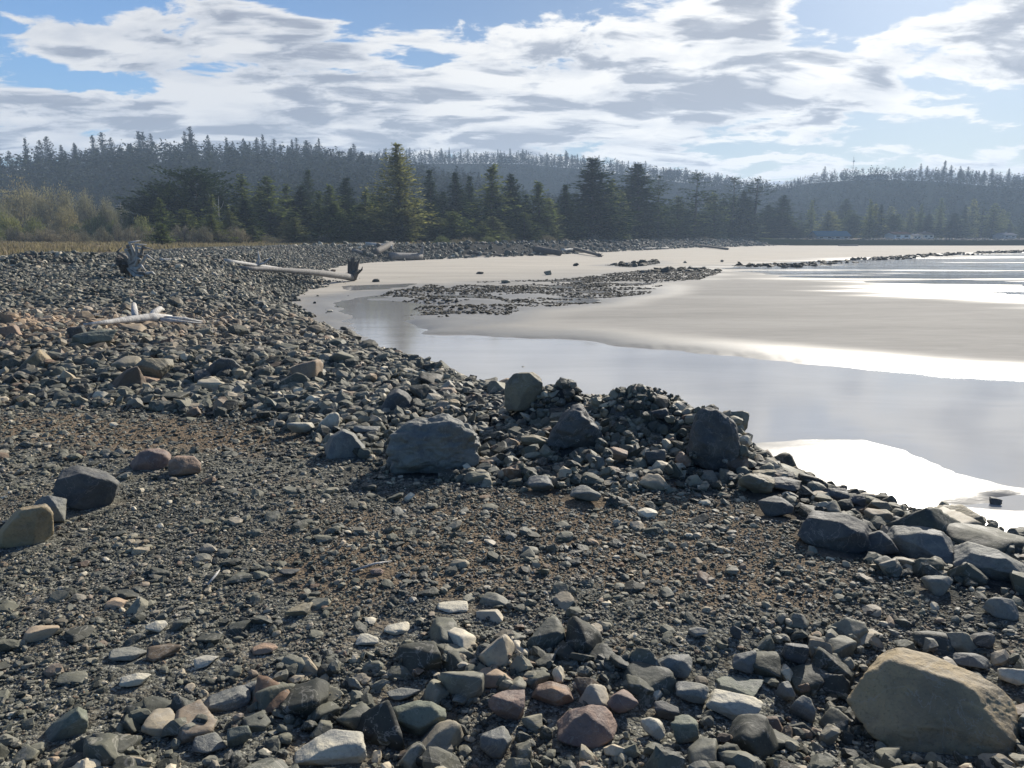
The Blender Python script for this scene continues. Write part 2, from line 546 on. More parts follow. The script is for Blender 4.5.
def ground_material():
    m, n = new_mat('ground')
    P = n.pos()
    land, grassy, flat, wet, damp, brown = [n.attr(a) for a in ('land', 'grassy', 'flat', 'wet', 'damp', 'brown')]
    # fine gravel: two cell sizes
    v1 = n.n('ShaderNodeTexVoronoi', ins={'Vector': P, 'Scale': 55.0})
    v2 = n.n('ShaderNodeTexVoronoi', ins={'Vector': P, 'Scale': 150.0})
    c1 = n.xyz(v1.outputs['Color'])[0]
    c2 = n.xyz(v2.outputs['Color'])[1]
    g = n.m('ADD', n.m('MULTIPLY', c1, .5), n.m('MULTIPLY', c2, .5))
    gravel = n.ramp(g, [(0.1, (.04, .041, .036)), (0.45, (.105, .104, .088)), (.75, (.19, .187, .158)), (1.0, (.46, .44, .37))])
    soil = n.ramp(n.noise(P, 24, 8, .7), [(0.3, (.075, .056, .038)), (0.7, (.25, .19, .13))])
    bf = n.map(n.m('ADD', n.m('MULTIPLY', brown, .55), n.m('MULTIPLY', n.noise(P, 3.0, 5), .75)), .36, .66)
    near = n.mix(n.m('MULTIPLY', bf, .9), gravel, soil)
    vb = n.n('ShaderNodeTexVoronoi', ins={'Vector': P, 'Scale': 4.5})
    cobb = n.ramp(n.xyz(vb.outputs['Color'])[0], [(0, (.02, .021, .02)), (.6, (.06, .062, .058)), (1, (.12, .115, .1))])
    lcol = n.mix(flat, cobb, near)
    gcol = n.ramp(n.noise(P, .35, 7, .65), [(0.28, (.10, .088, .06)), (.5, (.19, .15, .105)), (.72, (.26, .195, .14))])
    lcol = n.mix(grassy, lcol, gcol)
    sx, sy, sz = n.xyz(P)
    SP = n.comb(n.m('MULTIPLY', sx, .25), sy, sz)
    sn = n.m('ADD', n.m('MULTIPLY', n.noise(SP, .22, 6, .6, .6), .6), n.m('MULTIPLY', n.noise(SP, 1.7, 8, .7, 1.0), .4))
    dry = n.ramp(sn, [(0.36, (.34, .31, .26)), (.64, (.45, .41, .345))])
    mid = n.ramp(sn, [(0.36, (.175, .170, .158)), (.5, (.225, .217, .20)), (.64, (.285, .273, .25))])
    wetc = n.ramp(sn, [(0.3, (.145, .138, .125)), (.7, (.21, .20, .18))])
    fleck = n.map(n.noise(P, 9, 6, .75), .64, .72)
    dry = n.mix(n.m('MULTIPLY', fleck, .5), dry, (.15, .13, .1))
    stk = n.map(n.noise(n.comb(n.m('MULTIPLY', sx, .02), n.m('MULTIPLY', sy, .45), 0.0), 1.0, 4, .6), .40, .58)
    wet = n.m('MULTIPLY', wet, n.m('MAXIMUM', n.m('MULTIPLY', stk, .55), n.map(sy, 60, 75, 1, 0)))
    scol = n.mix(damp, dry, mid)
    scol = n.mix(wet, scol, wetc)
    weed = n.m('MULTIPLY', n.map(n.noise(P, 2.6, 7, .75), .66, .70), n.map(n.noise(P, .15, 3), .5, .62))
    scol = n.mix(weed, scol, (.07, .06, .04))
    far = n.map(sy, 115, 150)
    lcol = n.mix(n.m('MULTIPLY', far, n.m('SUBTRACT', 1.0, grassy)), lcol, (.03, .03, .028))
    col = n.mix(land, scol, lcol)
    rs = n.m('SUBTRACT', .95, n.m('MULTIPLY', damp, .05))
    rs = n.m('SUBTRACT', rs, n.m('MULTIPLY', wet, .50))
    rough = n.m('ADD', n.m('MULTIPLY', land, .9), n.m('MULTIPLY', n.m('SUBTRACT', 1.0, land), rs))
    bsdf = n.n('ShaderNodeBsdfPrincipled', ins={'Base Color': col, 'Roughness': rough, 'Specular IOR Level': n.m('ADD', n.m('SUBTRACT', .12, n.m('MULTIPLY', land, .1)), n.m('MULTIPLY', wet, .24))})
    hg = n.m('ADD', n.m('MULTIPLY', v1.outputs['Distance'], -.012), n.m('MULTIPLY', v2.outputs['Distance'], -.004))
    hs = n.m('ADD', n.m('MULTIPLY', n.noise(SP, 2.2, 5, .6), .016), n.m('MULTIPLY', n.noise(n.comb(n.m('MULTIPLY', sx, .5), n.m('MULTIPLY', sy, 2.0), 0.0), 5.0, 3, .5, .8), .005))
    rip = n.noise(n.comb(n.m('MULTIPLY', sx, .6), n.m('ADD', sy, n.m('MULTIPLY', n.noise(P, .6, 3), .6)), 0.0), 9.0, 4, .6, .5)
    hs = n.m('ADD', hs, n.m('MULTIPLY', n.m('MULTIPLY', rip, n.map(n.noise(SP, .35, 3), .4, .62, .2, 1)), .012))
    hg = n.m('ADD', hg, n.m('MULTIPLY', n.noise(P, 12, 5), .02))
    hh = n.m('ADD', n.m('MULTIPLY', hg, land), n.m('MULTIPLY', hs, n.m('SUBTRACT', 1.0, land)))
    bump = n.n('ShaderNodeBump', ins={'Height': hh, 'Strength': 0.8, 'Distance': 1.0})
    n.set(bsdf.inputs['Normal'], bump.outputs[0])
    finish(n, bsdf)
    return m


ground = link('ground', ground_me, ground_material())
tag(ground, kind='structure')


def water_material():
    m, n = new_mat('shallow_water')
    P = n.pos()
    x, y, z = n.xyz(P)
    q = n.comb(n.m('MULTIPLY', x, .35), y, 0.0)
    fine = n.noise(q, 5.0, 4, .6, .4)
    slow = n.noise(q, .35, 4, .6, .8)
    patch = n.map(n.noise(q, .12, 4, .6, .5), .4, .62)
    h = n.m('ADD', n.m('MULTIPLY', fine, n.m('ADD', .0005, n.m('MULTIPLY', patch, .003))), n.m('MULTIPLY', slow, .008))
    far = n.map(y, 70, 140)
    h = n.m('ADD', h, n.m('MULTIPLY', n.m('MULTIPLY', n.noise(n.comb(n.m('MULTIPLY', x, .15), y, 0.0), .3, 3, .6), far), .6))
    bump = n.n('ShaderNodeBump', ins={'Height': h, 'Strength': 1.0, 'Distance': 1.0})
    col = n.ramp(slow, [(.3, (.29, .287, .28)), (.7, (.36, .355, .345))])
    bsdf = n.n('ShaderNodeBsdfPrincipled', ins={'Base Color': col, 'Roughness': 0.07, 'IOR': 1.45, 'Normal': bump.outputs[0]})
    finish(n, bsdf)
    return m


wm = raw_mesh('shallow_water', [(-60, 5, 0), (3000, 5, 0), (3000, 1500, 0), (-60, 1500, 0)], [0, 1, 2, 3], 4)
tag(link('shallow_water', wm, water_material()), kind='structure')

# ------------------------------------------------------------------ hills
def ridge(name, pts, dist, depth_front, depth_back, x0, x1, mat, drop=0):
    """pts: skyline of bare ground in the photo (px, py) at the given distance"""
    pxs = np.array([p[0] for p in pts], float)
    pys = np.array([p[1] for p in pts], float)
    P = np.array([at_y(a, b + drop, dist) for a, b in pts])
    xs = np.linspace(x0, x1, 160)
    H = np.interp(xs, P[:, 0], P[:, 2])
    ts = np.linspace(-1, 1, 50)
    X, T = np.meshgrid(xs, ts)
    Y = dist + np.where(T < 0, T * depth_front, T * depth_back) + (fbm(X * .004, X * 0 + 2.2, oct=2) - .5) * 120 * (1 - np.abs(T))
    prof = np.cos(np.abs(T) * math.pi / 2) ** 1.1
    Hh = np.broadcast_to(H, X.shape)
    Z = 3 + (Hh - 3) * prof + (fbm(X * .012, Y * .012, oct=4) - .5) * 16 * prof * (1 - prof) * 3
    Z = np.where(np.abs(T) > .985, -1.0, Z)
    m, n = X.shape
    idx = np.arange(m * n).reshape(m, n)
    q = np.stack([idx[:-1, :-1], idx[:-1, 1:], idx[1:, 1:], idx[1:, :-1]], -1).reshape(-1, 4)
    me = raw_mesh(name, np.stack([X, Y, Z], -1).reshape(-1, 3), q, 4, True)
    tag(link(name, me, mat), kind='structure')
    return X, Y, Z


def hill_material():
    m, n = new_mat('hill')
    P = n.pos()
    c = n.ramp(n.noise(P, .06, 6, .65), [(.3, (.010, .015, .009)), (.7, (.018, .025, .014))])
    bsdf = n.n('ShaderNodeBsdfDiffuse', ins={'Color': c})
    finish(n, bsdf)
    return m


HM = hill_material()
RA = ridge('hill', [(-700, 165), (-250, 160), (-30, 170), (0, 171), (50, 178), (78, 197), (98, 188), (118, 171), (160, 163), (250, 161), (330, 164), (400, 171), (470, 185), (560, 215), (640, 236)], 640, 300, 260, -1100, 240, HM, 13)
RB = ridge('hill', [(200, 175), (330, 162), (430, 160), (520, 160), (570, 165), (620, 172), (680, 183), (740, 194), (820, 215), (900, 236)], 980, 330, 300, -520, 640, HM, 4)
RC = ridge('hill', [(560, 236), (680, 215), (740, 196), (775, 186), (800, 179), (845, 176), (880, 178), (915, 182), (960, 185), (1024, 192), (1200, 200), (1500, 215)], 900, 360, 300, 60, 1300, HM, 6)
# ------------------------------------------------------------------ rocks
def ico(sub):
    bm = bmesh.new()
    bmesh.ops.create_icosphere(bm, subdivisions=sub, radius=1.0)
    v = np.array([x.co[:] for x in bm.verts])
    f = np.array([[q.index for q in p.verts] for p in bm.faces])
    bm.free()
    return v / np.linalg.norm(v, axis=1)[:, None], f


ICO = {k: ico(k) for k in (1, 2, 3, 4, 5, 6)}


def rock_r(d, planes, p):
    s = np.zeros(len(d))
    for nx_, ny_, nz_, dist in planes:
        s += (np.clip(d @ np.array([nx_, ny_, nz_]), 0, None) / dist) ** p
    return s ** (-1 / p)


def rand_planes(rng, k=13, box=0.5):
    pl = []
    base = [(1, 0, 0), (-1, 0, 0), (0, 1, 0), (0, -1, 0), (0, 0, 1), (0, 0, -1)]
    for b in base:
        q = np.array(b, float) + rng.normal(0, .28, 3)
        q /= np.linalg.norm(q)
        pl.append((*q, rng.uniform(.58, .95)))
    for i in range(k - 6):
        q = rng.normal(0, 1, 3)
        q /= np.linalg.norm(q)
        pl.append((*q, rng.uniform(.58, .98)))
    return pl


def rock_verts(seed, sub, p=22, k=13, rough=.035, planes=None):
    rng = np.random.default_rng(seed)
    d, f = ICO[sub]
    pl = planes or rand_planes(rng, k)
    r = rock_r(d, pl, p)
    v = d * r[:, None]
    if sub >= 3:
        o = seed * 3.17
        n = fbm(v[:, 0] * 2.3 + o, v[:, 1] * 2.3 + o, v[:, 2] * 2.3 + 50, 5, .55) - .5
        rd = np.abs(fbm(v[:, 0] * 3.1 + o, v[:, 1] * 3.1, v[:, 2] * 3.1 + o, 3, .5) - .5)
        ck = np.clip(1 - np.abs(fbm(v[:, 0] * 1.6 + o, v[:, 1] * 1.6 + 9, v[:, 2] * 1.6 + o, 4, .55) - .5) / .012, 0, 1) if sub >= 5 else 0
        v = v * (1 + rough * 3.0 * n - rough * 1.6 * rd - .022 * ck)[:, None]
    return v, f


def rock_material(name, tint=None, island=False):
    m, n = new_mat(name)
    tc = n.n('ShaderNodeTexCoord')
    if island:
        rnd = n.n('ShaderNodeNewGeometry').outputs['Random Per Island']
        P = n.pos()
        sc = 9.0
    else:
        rnd = n.n('ShaderNodeObjectInfo').outputs['Random']
        P = n.pos()
        sc = 9.0 if tint is None else 13.0
    rnd2 = n.m('FRACT', n.m('MULTIPLY', rnd, 37.7))
    base = n.ramp(rnd, [(0, (.026, .028, .024)), (.35, (.055, .058, .048)), (.65, (.098, .100, .081)), (.86, (.155, .150, .122)), (.95, (.22, .19, .145)), (1, (.40, .37, .30))]) if tint is None else tint
    x, y, z = n.xyz(P)
    if tint is None:
        # tan stones lie in a patch on the berm
        a = n.m('POWER', n.m('DIVIDE', n.m('ADD', x, 9.0), 4.6), 2.0)
        b = n.m('POWER', n.m('DIVIDE', n.m('SUBTRACT', y, 13.2), 3.3), 2.0)
        g = n.m('EXPONENT', n.m('MULTIPLY', n.m('ADD', a, b), -1.0))
        g = n.m('MULTIPLY', g, n.map(rnd2, .15, .55, 0, .9))
        base = n.mix(g, base, (.25, .18, .12))
        warm = n.map(rnd2, .9, 1.0, 0, .4)
        base = n.mix(warm, base, (.22, .13, .085))
    big = n.noise(P, sc * .55, 6, .62, .5)
    fine = n.noise(P, sc * 6, 6, .7)
    col = n.mix(n.map(big, .35, .62, 0, .85), base, n.mix(1.0, base, (1.75, 1.65, 1.45), 'MULTIPLY'))
    col = n.mix(n.map(fine, .50, .74, 0, .55), col, n.mix(1.0, base, (.42, .42, .45), 'MULTIPLY'))
    # pale lichen and dust specks, veins
    spk = n.map(n.noise(P, sc * 11, 3, .6), .64, .72)
    col = n.mix(n.m('MULTIPLY', spk, .5), col, (.30, .295, .26))
    vein = n.m('ABSOLUTE', n.m('SUBTRACT', n.noise(P, sc * .4, 5, .6, 1.2), .5))
    col = n.mix(n.map(vein, .0, .012, .45, 0), col, (.30, .28, .24))
    rough = n.map(big, .3, .7, .62, .82)
    hh = n.m('ADD', n.m('MULTIPLY', fine, .004), n.m('MULTIPLY', big, .018))
    vo = n.n('ShaderNodeTexVoronoi', ins={'Vector': P, 'Scale': sc * 2.0})
    hh = n.m('ADD', hh, n.m('MULTIPLY', vo.outputs['Distance'], .004))
    bump = n.n('ShaderNodeBump', ins={'Height': hh, 'Strength': (0.55 if tint is None else 0.95), 'Distance': 1.0})
    b = n.n('ShaderNodeBsdfPrincipled', ins={'Base Color': col, 'Roughness': rough, 'Normal': bump.outputs[0]})
    b.inputs['Specular IOR Level'].default_value = 0.3
    finish(n, b)
    return m


M_ROCK = rock_material('grey_rock')
M_LOOSE = rock_material('loose_stone', island=True)
TINTS = {'tan': rock_material('tan_rock', (.19, .155, .10)), 'rust': rock_material('rust_rock', (.19, .135, .10)), 'dark': rock_material('dark_rock', (.06, .063, .065)),
         'grey': rock_material('mid_grey_rock', (.12, .125, .12)), 'green': rock_material('greenish_rock', (.10, .112, .094)), 'pale': rock_material('pale_rock', (.30, .29, .25)),
         'olive': rock_material('olive_rock', (.135, .122, .09)), 'red': rock_material('reddish_rock', (.135, .10, .088))}  # red: lens flare cast put into the stone colour, muted to grey-brown


def outline_planes(pts, seed, deep=.9):
    """convex silhouette (u,v) within -1..1 seen from the camera side -> planes; real depth comes from slanted front and back faces"""
    rng = np.random.default_rng(seed)
    pts = np.array(pts, float)
    area = 0.5 * sum(pts[i][0] * pts[(i + 1) % len(pts)][1] - pts[(i + 1) % len(pts)][0] * pts[i][1] for i in range(len(pts)))
    if area < 0:
        pts = pts[::-1]
    pl = []
    n = len(pts)
    for i in range(n):
        a, b = pts[i], pts[(i + 1) % n]
        e = b - a
        nn = np.array([e[1], -e[0]])
        L = np.linalg.norm(nn)
        if L < 1e-5:
            continue
        nn /= L
        dist = max(.12, float(nn @ a))
        ty = rng.uniform(-.22, .22)
        q = np.array([nn[0], ty, nn[1]])
        pl.append((*(q / np.linalg.norm(q)), dist / np.linalg.norm(q) ** .5))
    for s, m in ((-1, 4), (1, 4)):
        for j in range(m):
            q = np.array([rng.uniform(-.6, .6), s, rng.uniform(-.35, .7)])
            q /= np.linalg.norm(q)
            pl.append((*q, deep * rng.uniform(.72, .95)))
    return pl


# name-worthy rocks: px, py of the foot, width px, height px, tint, outline or None, label, group
BOULDERS = [
    (932, 750, 152, 108, 'tan', [(-1, -.35), (-.88, .45), (-.62, .95), (.12, 1), (.55, .75), (.9, .1), (1, -.45), (.8, -.95), (-.55, -.8)], 'biggest rock, a smooth tan boulder lying on the dark rubble'),
    (434, 476, 93, 74, 'grey', [(-1, -.9), (-1, .1), (-.62, .88), (-.3, 1), (.55, .95), (.98, .35), (.95, -.55), (.6, -1), (-.8, -1)], 'large flat-topped grey boulder standing beside the craggy mound'),
    (525, 413, 39, 44, 'olive', [(-.95, -.8), (-1, .5), (-.6, .95), (.3, 1), (.85, .6), (1, -.3), (.8, -.95), (-.8, -1)], 'upright blocky brown boulder standing alone at the rim above the shallow water'),
    (714, 476, 58, 76, 'dark', [(-.95, -.9), (-.9, .3), (-.65, .95), (.1, 1), (.55, .6), (.9, -.2), (1, -.95)], 'tall craggy dark crag at the seaward end of the mound'),
    (575, 452, 62, 52, 'dark', [(-1, -.95), (-.55, .3), (-.15, 1), (.15, .95), (.6, .3), (1, -.8), (0, -1)], 'peaked dark craggy rock at the top of the rubble mound'),
    (90, 511, 58, 52, 'dark', [(-.98, -.1), (-.85, .8), (-.2, 1), (.7, .5), (1, .05), (.85, -.55), (.3, -1), (-.6, -.6)], 'dark faceted boulder sitting alone on the gravel flat'),
    (54, 526, 42, 42, 'grey', None, 'plain grey rock wedged between the dark faceted and the tan one'),
    (28, 547, 50, 50, 'tan', [(-1, -.9), (-.85, -.1), (-.1, .9), (.8, .95), (1, .5), (.95, -.6), (.4, -1)], 'cracked tan brown rock on the gravel at the edge of the view'),
    (152, 471, 38, 26, 'red', [(-1, -.6), (-.5, .8), (-.1, 1), (.7, .6), (1, -.1), (.6, -1), (-.8, -1)], 'dark reddish rock, the more pointed of two side by side on gravel'),
    (184, 477, 34, 25, 'rust', [(-.8, -.8), (-.8, .5), (-.3, 1), (.7, .8), (1, 0), (.9, -.9)], 'rounded reddish rock, the blunter of two side by side on gravel'),
    (346, 458, 42, 34, 'grey', [(-1, -.8), (-.6, .5), (-.1, 1), (.4, .6), (1, -.7), (.2, -1)], 'wedge-shaped grey rock with a sloping lit edge beside the flat-topped boulder'),
    (330, 433, 24, 24, 'pale', [(-.8, -.9), (-.9, -.1), (.1, .9), (.8, 1), (.9, .1), (.5, -1)], 'small pale leaning rock behind the wedge-shaped grey one'),
    (303, 436, 30, 19, 'pale', None, 'pale angular slab of rock lying next to the leaning pale one'),
    (398, 413, 38, 28, 'dark', [(-1, -1), (-.5, .6), (0, 1), (.5, .5), (1, -.9)], 'dark pyramid of rock on the rim directly behind the flat-topped boulder'),
    (366, 438, 30, 16, 'grey', None, 'low grey rock lying between the wedge-shaped rock and the dark pyramid'),
    (226, 379, 31, 23, 'dark', [(-1, -.8), (-.8, .4), (-.2, 1), (.5, .8), (1, -.1), (.8, -.9)], 'round-backed dark boulder, the bigger of two touching on the cobbles'),
    (204, 385, 20, 17, 'dark', None, 'smaller dark boulder touching the round-backed one on the cobbles'),
    (156, 382, 44, 28, 'olive', None, 'mossy olive brown boulder sunk in the cobble bank'),
    (96, 349, 44, 21, 'green', None, 'dark greenish slab below the pale driftwood branch'),
    (78, 342, 18, 20, 'dark', None, 'small dark block at the upper end of the greenish slab'),
    (36, 368, 30, 20, 'tan', [(-1, -.9), (-.2, .4), (.3, 1), (1, -.6), (.3, -1)], 'pointed tan rock among the orange brown stones of the bank'),
    (144, 388, 42, 17, 'rust', [(-1, .5), (-.8, 1), (.4, .2), (1, -.8), (-.2, -1)], 'long rusty slab sloping down beside the mossy boulder'),
    (10, 339, 22, 15, 'rust', None, 'brownish block at the far end of the orange brown stones'),
    (836, 553, 72, 46, 'dark', [(-1, -.2), (-.8, .9), (.1, 1), (.7, .6), (1, -.6), (.7, -1), (-.3, -.9)], 'broad dark slab-like boulder at the inland edge of the rock armour'),
    (881, 556, 34, 30, 'dark', [(-.9, -.9), (-.9, .5), (-.2, 1), (.4, .5), (1, -.6)], 'narrow dark block squeezed beside the broad dark slab-like boulder'),
    (922, 563, 76, 44, 'grey', [(-1, -.5), (-.7, .5), (-.1, 1), (.4, .9), (1, -.9), (0, -1)], 'long grey boulder with a lit sloping back in the rock armour'),
    (992, 583, 74, 42, 'grey', [(-1, -.1), (-.6, .8), (.1, 1), (.6, .3), (1, -.7), (.3, -1), (-.6, -.8)], 'big grey boulder in the rock armour nearest the frame edge'),
    (936, 597, 31, 27, 'grey', None, 'squat rounded grey rock alone on gravel in front of the rock armour'),
    (958, 536, 56, 34, 'olive', None, 'ridged brown rock behind the long grey boulder'),
    (878, 514, 26, 16, 'olive', None, 'brownish pointed rock at the edge of the bright wet sand'),
    (836, 500, 27, 15, 'dark', None, 'dark oblong rock leaning against bright wet sand'),
    (857, 507, 18, 13, 'dark', None, 'small dark rock just below the oblong one'),
    (783, 480, 28, 13, 'dark', None, 'low dark boulder resting by itself on the bright wet sand'),
    (993, 506, 15, 13, 'dark', None, 'small dark round rock standing in a puddle'),
    (758, 498, 42, 30, 'olive', None, 'rounded brown boulder just below the tall craggy crag'),
    (764, 481, 28, 14, 'olive', None, 'flattish brown rock between the crag and the wet sand'),
    (785, 494, 40, 18, 'dark', None, 'dark humped rock at the foot of the rock armour by the sand'),
    (776, 518, 36, 24, 'dark', None, 'dark block on the slope inland of the brown boulder'),
    (330, 772, 72, 44, 'pale', [(-1, -.7), (-.3, .5), (.4, 1), (.9, .9), (1, .2), (.8, -1), (-.7, -1)], 'large pale tan-topped rock cut by the bottom frame edge'),
    (418, 742, 60, 46, 'green', [(-1, -.3), (-.7, .6), (-.1, 1), (.5, .9), (1, .1), (.8, -1), (-.2, -.9)], 'large greenish rounded boulder in the near rubble'),
    (402, 706, 38, 22, 'grey', None, 'grey rock leaning on top of the greenish rounded boulder'),
    (228, 713, 46, 28, 'grey', [(-1, -.6), (-.7, .3), (0, .8), (.5, 1), (1, .1), (.7, -.9), (-.3, -1)], 'smooth grey wedge rock where the rubble meets the gravel'),
    (208, 757, 38, 24, 'grey', None, 'grey-topped block in front of the smooth wedge rock'),
    (240, 750, 24, 25, 'green', None, 'upright greenish rock beside the grey-topped block'),
    (254, 696, 20, 18, 'grey', None, 'small grey block tucked behind the smooth wedge rock'),
    (68, 740, 40, 36, 'green', [(-1, -1), (-.3, .2), (.6, 1), (1, .1), (.8, -1)], 'pointed greenish rock half sunk in the nearest gravel'),
    (498, 760, 36, 32, 'grey', None, 'squarish blue-grey block low in the near rubble'),
    (552, 712, 44, 32, 'rust', [(-1, -.8), (-.7, .4), (0, 1), (.7, .6), (1, -.6), (0, -1)], 'brownish tumbled rock in the middle of the near rubble'),
    (510, 724, 44, 38, 'red', None, 'dark reddish grey boulder in the middle of the near rubble'),
    (586, 748, 62, 48, 'red', [(-1, -.6), (-.5, .5), (0, 1), (.6, .3), (1, -.5), (.5, -1)], 'large reddish peaked boulder in the near rubble'),
    (620, 716, 36, 30, 'red', None, 'reddish block leaning behind the large reddish peaked boulder'),
    (672, 682, 38, 30, 'grey', [(-1, -.7), (-.9, .1), (-.2, 1), (.6, .9), (1, .1), (.7, -1)], 'egg-shaped grey boulder at the upper rim of the near rubble'),
    (734, 723, 54, 34, 'pale', [(-1, .2), (-.8, .9), (.1, 1), (1, .3), (.7, -.8), (.1, -1), (-.7, -.4)], 'pale flat-sided slab of rock with a sunlit top in the rubble'),
    (738, 698, 48, 24, 'green', None, 'long greenish rock lying behind the pale sunlit slab'),
    (691, 706, 34, 26, 'grey', None, 'flat-topped grey rock between the egg-shaped boulder and the pale slab'),
    (688, 745, 36, 30, 'green', None, 'rounded greenish rock below the pale sunlit slab'),
    (666, 722, 26, 22, 'dark', None, 'dark wedge of rock below the egg-shaped boulder'),
    (655, 742, 32, 26, 'pale', None, 'light grey cracked rock beside the rounded greenish one'),
    (735, 640, 12, 17, 'dark', None, 'small dark upright stone on the gravel flat'),
    (698, 641, 22, 15, 'grey', None, 'small grey stone next to the dark upright one on gravel'),
    (742, 678, 26, 26, 'grey', None, 'blue-grey block behind the long greenish rock'),
    (794, 668, 26, 26, 'dark', None, 'dark upright block beside the hollow behind the tan boulder'),
    (786, 706, 22, 26, 'grey', None, 'tall greyish block in rubble near the tan boulder'),
    (803, 724, 28, 30, 'grey', None, 'rounded block of rubble next to the tan boulder'),
    (640, 482, 0, 0, None, None, None),
    (655, 469, 22, 22, 'dark', None, 'dark rounded boulder halfway down the mound'),
    (682, 470, 18, 20, 'rust', None, 'rust-coloured block on the mound beside the tall crag'),
    (600, 476, 30, 24, 'grey', None, 'grey block at the foot of the peaked mound rock'),
    (540, 452, 40, 20, 'olive', [(-1, .8), (-.3, 1), (1, -.4), (.6, -1), (-.9, -.3)], 'flat brownish slab leaning against the mound'),
    (540, 494, 28, 20, 'grey', None, 'sunlit-edged grey rock at the foot of the mound'),
    (584, 504, 34, 22, 'grey', None, 'low grey rock on gravel just in front of the mound'),
    (620, 466, 20, 20, 'rust', None, 'light brown block on the flank of the mound'),
    (660, 428, 24, 16, 'dark', None, 'rounded dark rock on the mound crest beside the crag'),
    (455, 411, 20, 14, 'tan', None, 'small tan rock on the rim against the pale sand'),
    (1000, 620, 34, 26, 'grey', None, 'grey rock on the gravel inland of the rock armour'),
    (985, 650, 30, 22, 'dark', None, 'dark rock on gravel behind the tan boulder'),
    (970, 672, 34, 22, 'grey', None, 'slanted grey rock close behind the tan boulder'),
    (1012, 690, 30, 24, 'pale', None, 'pale rock beyond the tan boulder at the frame edge'),
    (454, 613, 34, 12, 'pale', None, 'flat pale slab set in the brown gravel'),
    (395, 638, 32, 16, 'pale', None, 'flat buff stone bedded in gravel in front of the pale slab'),
    (366, 648, 26, 16, 'pale', None, 'flat light grey stone bedded beside the buff one'),
    (300, 620, 30, 16, 'olive', None, 'flat mottled brown stone bedded in the gravel'),
    (158, 634, 22, 14, 'pale', None, 'small pale block standing on dark gravel'),
    (128, 663, 38, 18, 'grey', None, 'flat split grey stone on the near gravel'),
    (206, 668, 26, 16, 'pale', None, 'pale-topped stone near the smooth wedge rock'),
    (265, 657, 26, 16, 'rust', None, 'brownish flat stone at the upper rim of the rubble'),
    (135, 690, 32, 20, 'pale', None, 'buff angular stone on the nearest gravel'),
    (500, 583, 0, 0, None, None, None),
    (398, 590, 0, 0, None, None, None),
    (290, 577, 22, 12, 'dark', None, 'dark flat-topped stone on the open gravel'),
    (376, 577, 16, 10, 'red', None, 'small reddish stone on the brown gravel'),
]

rng = np.random.default_rng(7)
# height map used to pile stones on each other near the camera
HM_X0, HM_Y0, HM_S = -9.0, 1.2, 0.02
hmx = int(18 / HM_S)
hmy = int(14 / HM_S)
_yy, _xx = np.mgrid[0:hmy, 0:hmx]
HMAP = ground_z((HM_X0 + _xx * HM_S).ravel(), (HM_Y0 + _yy * HM_S).ravel()).reshape(hmy, hmx)


def settle(x, y, rx, ry, rz, bury=.35, write=True, cap=9.0):
    """lowest sensible centre height for a stone of half sizes rx, ry, rz on what already lies there"""
    i0, i1 = int((x - rx - HM_X0) / HM_S), int((x + rx - HM_X0) / HM_S) + 1
    j0, j1 = int((y - ry - HM_Y0) / HM_S), int((y + ry - HM_Y0) / HM_S) + 1
    if i0 < 1 or j0 < 1 or i1 >= hmx - 1 or j1 >= hmy - 1:
        return float(ground_z(x, y)[0]) + rz * (1 - 2 * bury)
    sub = HMAP[j0:j1, i0:i1]
    jj, ii = np.mgrid[j0:j1, i0:i1]
    q = ((HM_X0 + ii * HM_S - x) / rx) ** 2 + ((HM_Y0 + jj * HM_S - y) / ry) ** 2
    m = q < .8
    if not m.any():
        base = float(sub.mean())
    else:
        base = float(np.percentile(sub[m], 45))
    base = min(base, float(ground_z(x, y)[0]) + cap)
    zc = base + rz * (1 - 2 * bury)
    if write:
        top = zc + rz * .85 * np.sqrt(np.clip(1 - q, 0, 1))
        HMAP[j0:j1, i0:i1] = np.where(q < 1, np.maximum(sub, top), sub)
    return zc


ROCKS = []          # landmark rocks: (object, px, py)
for k, (px, py, w, h, tint, outl, label) in enumerate(BOULDERS):
    if not label:
        continue
    g = on_ground(px, min(py, 790))
    _, _, dep = project(np.array(g))
    dep = float(dep)
    th = math.atan2(CAM[2] - g.z, math.hypot(g.x, g.y))
    hw = w * dep / F / 2
    dd_ = hw * (.8 if outl else .75)
    hh = max((h * dep / F - 2 * dd_ * math.sin(th) * .8) / math.cos(th), .45 * h * dep / F) / 2
    if h < .62 * w and py > 560 and not outl:
        hh *= .8
    pl = outline_planes(outl, 100 + k) if outl else None
    sub = 6 if w > 80 else (5 if w > 38 else 4)
    craggy = label.find('crag') >= 0
    vtx, f = rock_verts(300 + k, sub, p=(12 if craggy else 50), planes=pl, k=17, rough=(.16 if craggy else .045))
    vtx = vtx / np.abs(vtx).max(axis=0) if not outl else vtx
    me = raw_mesh('rock', vtx * np.array([hw, dd_, hh]), f, 3, True)
    yaw = -math.atan2(g.x, g.y)
    bury = .10
    fwd = Vector((g.x, g.y, 0)).normalized() * dd_ * .85
    cx, cy = g.x + fwd.x, g.y + fwd.y
    zc = max(float(ground_z(cx, cy)[0]), g.z) + hh * (1 - 2 * bury)
    if HM_X0 + .5 < cx < 8 and 1.7 < cy < 14:
        settle(cx, cy, hw, dd_, hh, bury)
    me.materials.append(TINTS[tint])
    o = link('boulder' if w >= 30 else 'rock', me, loc=(cx, cy, zc), rot=(0, 0, yaw))
    tag(o, label, 'boulder' if w >= 30 else 'rock')
    ROCKS.append((o, px, py - h / 2, label, w))

# ---- scattering -------------------------------------------------------------------------------------------------
CAND = []           # dicts of arrays


def powsize(n, a, b, e):
    u_ = rng.random(n)
    return (a ** (1 - e) + u_ * (b ** (1 - e) - a ** (1 - e))) ** (1 / (1 - e))


